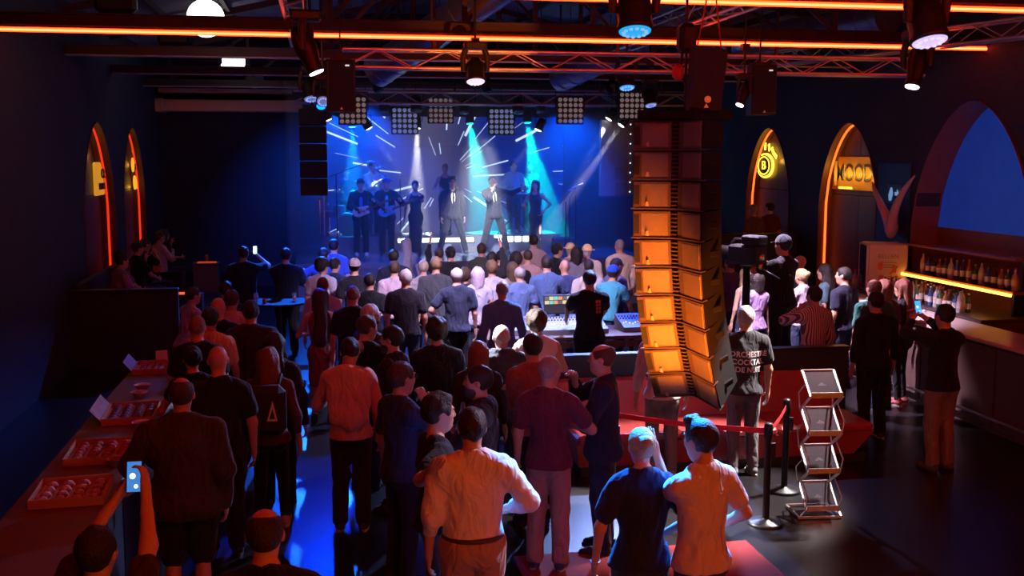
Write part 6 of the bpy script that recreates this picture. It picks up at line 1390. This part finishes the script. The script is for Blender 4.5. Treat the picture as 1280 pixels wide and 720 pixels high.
# ================================================================ performers
PG = 'performers on stage'; SQ = mat('sequin_black', (.03, .03, .035), .3, metal=.6, bump=1., bscale=60)
def act(u, v, h, label, *a, **k):
    z0 = k.pop('z0', ZS); B = PZ(u, v, z0); B.y = min(max(B.y, SY0+.3), 24.72) if z0 == ZS else k.pop('Y'); B.x = PY(u, v, B.y).x
    return P(u, 0, h, k.pop('face', 180), *a, label, at=(B.x, B.y), z0=z0, group=PG, **k)
KS = (.016, .015, .02)
GTA = act(452, 312, 1.76, 'bass player in a dark jacket with a pale bass guitar', ('jacket', KS, 'open', (.05, .1, .4)), ('trousers', K_), ('short', dk), arms=('neck', 'strum'), extra=('cap', 'whitesole'), facey=1, shoe=(.6, .6, .65))
GTB = act(484, 312, 1.78, 'guitarist in an open dark jacket over a turquoise shirt', ('jacket', KS, 'open', (.05, .5, .5)), ('trousers', K_), ('short', dk), arms=('neck', 'strum'), facey=1, extra=('cap', ('capcol', (.03, .08, .3))))
act(520, 318, 1.72, 'singer in a slim black sequin dress with her dark hair up', ('dress', KS, SQ), ('dress', KS, SQ, .06), ('bun', dk), sex='f', arms=('mic', 'down'), facey=1, face=186)
act(566, 317, 1.80, 'suited singer with a black tie and arms at his sides', ('suit', KS, None, (.8, .8, .85), 'tie'), ('trousers', KS), ('quiff', dk), arms=('down', 'down'), facey=1, face=176, legs='wide')
act(618, 317, 1.82, 'singer in a dark suit with spread legs and one arm stretched out', ('suit', KS, None, (.8, .8, .85), 'tie'), ('trousers', KS), ('short', dk), arms=(((.62, .12, 1.42), (.2, -1, -.6)), 'mic'), facey=1, face=172, legs='wide', head=(0, -18), roll=4, hands=(.05, .8))
act(669, 316, 1.72, 'woman with long dark curls in a sequin dress with a high slit', ('dress', KS, SQ), ('slit', KS, SQ, .06), ('long', dk, .34), sex='f', arms=('hip', 'bent'), facey=1, face=205)
act(557, 285, 1.70, 'blond woman in black on the riser behind the suited singer', ('dress', K_), ('dress', K_, None, .1), ('bun', bd_), sex='f', arms=('bent', 'bent'), facey=1, z0=ZS+.4, Y=25.5)
act(467, 285, 1.76, 'horn player in a pale turquoise shirt on the riser', ('shirt', (.35, .6, .6)), ('trousers', K_), ('short', dk), arms=('mic', 'clap'), facey=1, z0=ZS+.4, Y=25.7, face=150)
act(642, 285, 1.76, 'keyboard player in a pale turquoise shirt on the riser', ('shirt', (.30, .55, .58)), ('trousers', K_), ('short', dk), arms=('bent', 'bent'), facey=1, z0=ZS+.4, Y=26.05)
act(662, 285, 1.74, 'dark figure of a musician on the riser next to the keyboard player', ('long', (.02, .025, .05)), ('trousers', K_), ('short', dk), z0=ZS+.4, Y=26.3, facey=1)
act(434, 285, 1.60, 'drummer in dark blue behind the drum kit', ('tee', NV), ('trousers', K_), ('short', dk), arms=('bent', 'bent'), z0=ZS+.4, Y=26.35, facey=1)
def guitar(p, col, label):
    S = p['S']; o = empty('electric_guitar', (p['B'][0], p['B'][1], p['z0']), R(-p['face']), label, 'guitar', 'guitars'); o.scale = (-1, 1, 1)
    m_ = mat('guitar_%d' % int(col[0]*99), col, .25); f = Fld([(('e', (-.06, .19, 1.02), (.15, .022, .12), None), .05, '+'), (('e', (.07, .19, 1.06), (.11, .022, .09), None), .05, '+'), (('c', (.1, .19, 1.13), (.16, .19, 1.15), .035, .02, 1), .03, '+'), (('c', (.1, .19, 1.0), (.18, .19, 1.01), .035, .02, 1), .03, '+')], .011, .03); V, Q = f.net(); obj_from('body', quads('body', V, Q), m_, o)
    MB().bar((.1, .205, 1.07), (.72, .30, 1.33), .05, .02, (0, 1, 0)).build('neck', mat('guitar_neck', (.12, .06, .03), .4), o); MB().bar((.70, .297, 1.32), (.84, .32, 1.38), .075, .02, (0, 1, 0)).build('headstock', BLK, o)
    MB().box((-.05, .218, 1.03), (.06, .01, .09)).build('pickup', BLK, o); MB().tube([(-.18, .17, 1.06), (-.16, .0, 1.42), (.02, -.1, 1.5), (.16, .06, 1.44), (.18, .17, 1.12)], .016, 6).build('strap', BLK, o)
guitar(GTA, (.55, .45, .40), 'pale wooden bass guitar slung on the player in the dark jacket'); guitar(GTB, (.05, .30, .55), 'bright blue electric guitar with a long dark neck')

# ================================================================ haze over the stage
hz_ = bpy.data.materials.new('stage_haze'); hz_.use_nodes = True; nt = hz_.node_tree; nt.nodes.clear(); o_ = nt.nodes.new('ShaderNodeOutputMaterial'); v_ = nt.nodes.new('ShaderNodeVolumeScatter'); v_.inputs['Density'].default_value = .10; v_.inputs['Anisotropy'].default_value = .3; nt.links.new(v_.outputs[0], o_.inputs['Volume'])
hb_ = tag(MB().box(((SX0+SX1+.6)/2, 25.1, 3.0), (SX1-SX0+.9, 4.3, 3.9)).build('haze', hz_), 'thin blue haze hanging over the stage', 'haze', kind='stuff')
# ================================================================ stage wash: lamp bodies added to carry the spots above the stage
WL = [((3.4, 21.6, 4.75), (3.6, 24.5, 1.9), (.85, .88, 1.), 6500, 25), ((1.2, 21.6, 4.75), (1.6, 24.6, 1.4), (.0, .09, 1.), 1000, 60), ((6.0, 21.6, 4.75), (5.4, 24.8, 1.4), (.0, .09, 1.), 1000, 60),
      ((1.0, 26.2, 4.7), (1.5, 23.0, .6), (.0, .08, 1.), 1100, 90), ((6.2, 26.2, 4.7), (5.6, 23., .6), (.0, .08, 1.), 1100, 90)]
for k, (lo, tg, co, pw, an) in enumerate(WL):
    d = (Vector(tg)-Vector(lo)).normalized(); Rm = rot_to(d); o = empty('wash_lamp', lo, 0, ('added white wash lamp on the roof beam aimed at the middle of the stage', 'added blue wash lamp on the roof beam on the drum side', 'added blue wash lamp on the roof beam on the dotted column side', 'added blue back lamp high behind the drummer', 'added blue back lamp high at the video wall end by the dotted column')[k], 'stage light', 'added wash lamps for the stage')
    MB().lathe([(.03, -.2), (.09, -.18), (.11, 0), (.11, .1), (.1, .1)], (0, 0, 0), 16, Rm).build('can', BLKM, o); MB().lathe([(.095, 0), (.003, .01)], d*.095, 16, Rm).build('lens', glow('wash_%d' % k, co, 2.), o)
    MB().bar((0, 0, .08), (0, 0, zroof(lo[0])-lo[2]), .014).build('drop_rod', BLKM, o); spot('stage_wash', Vector(lo)+d*.14, tg, co, pw, an, .6, .1)
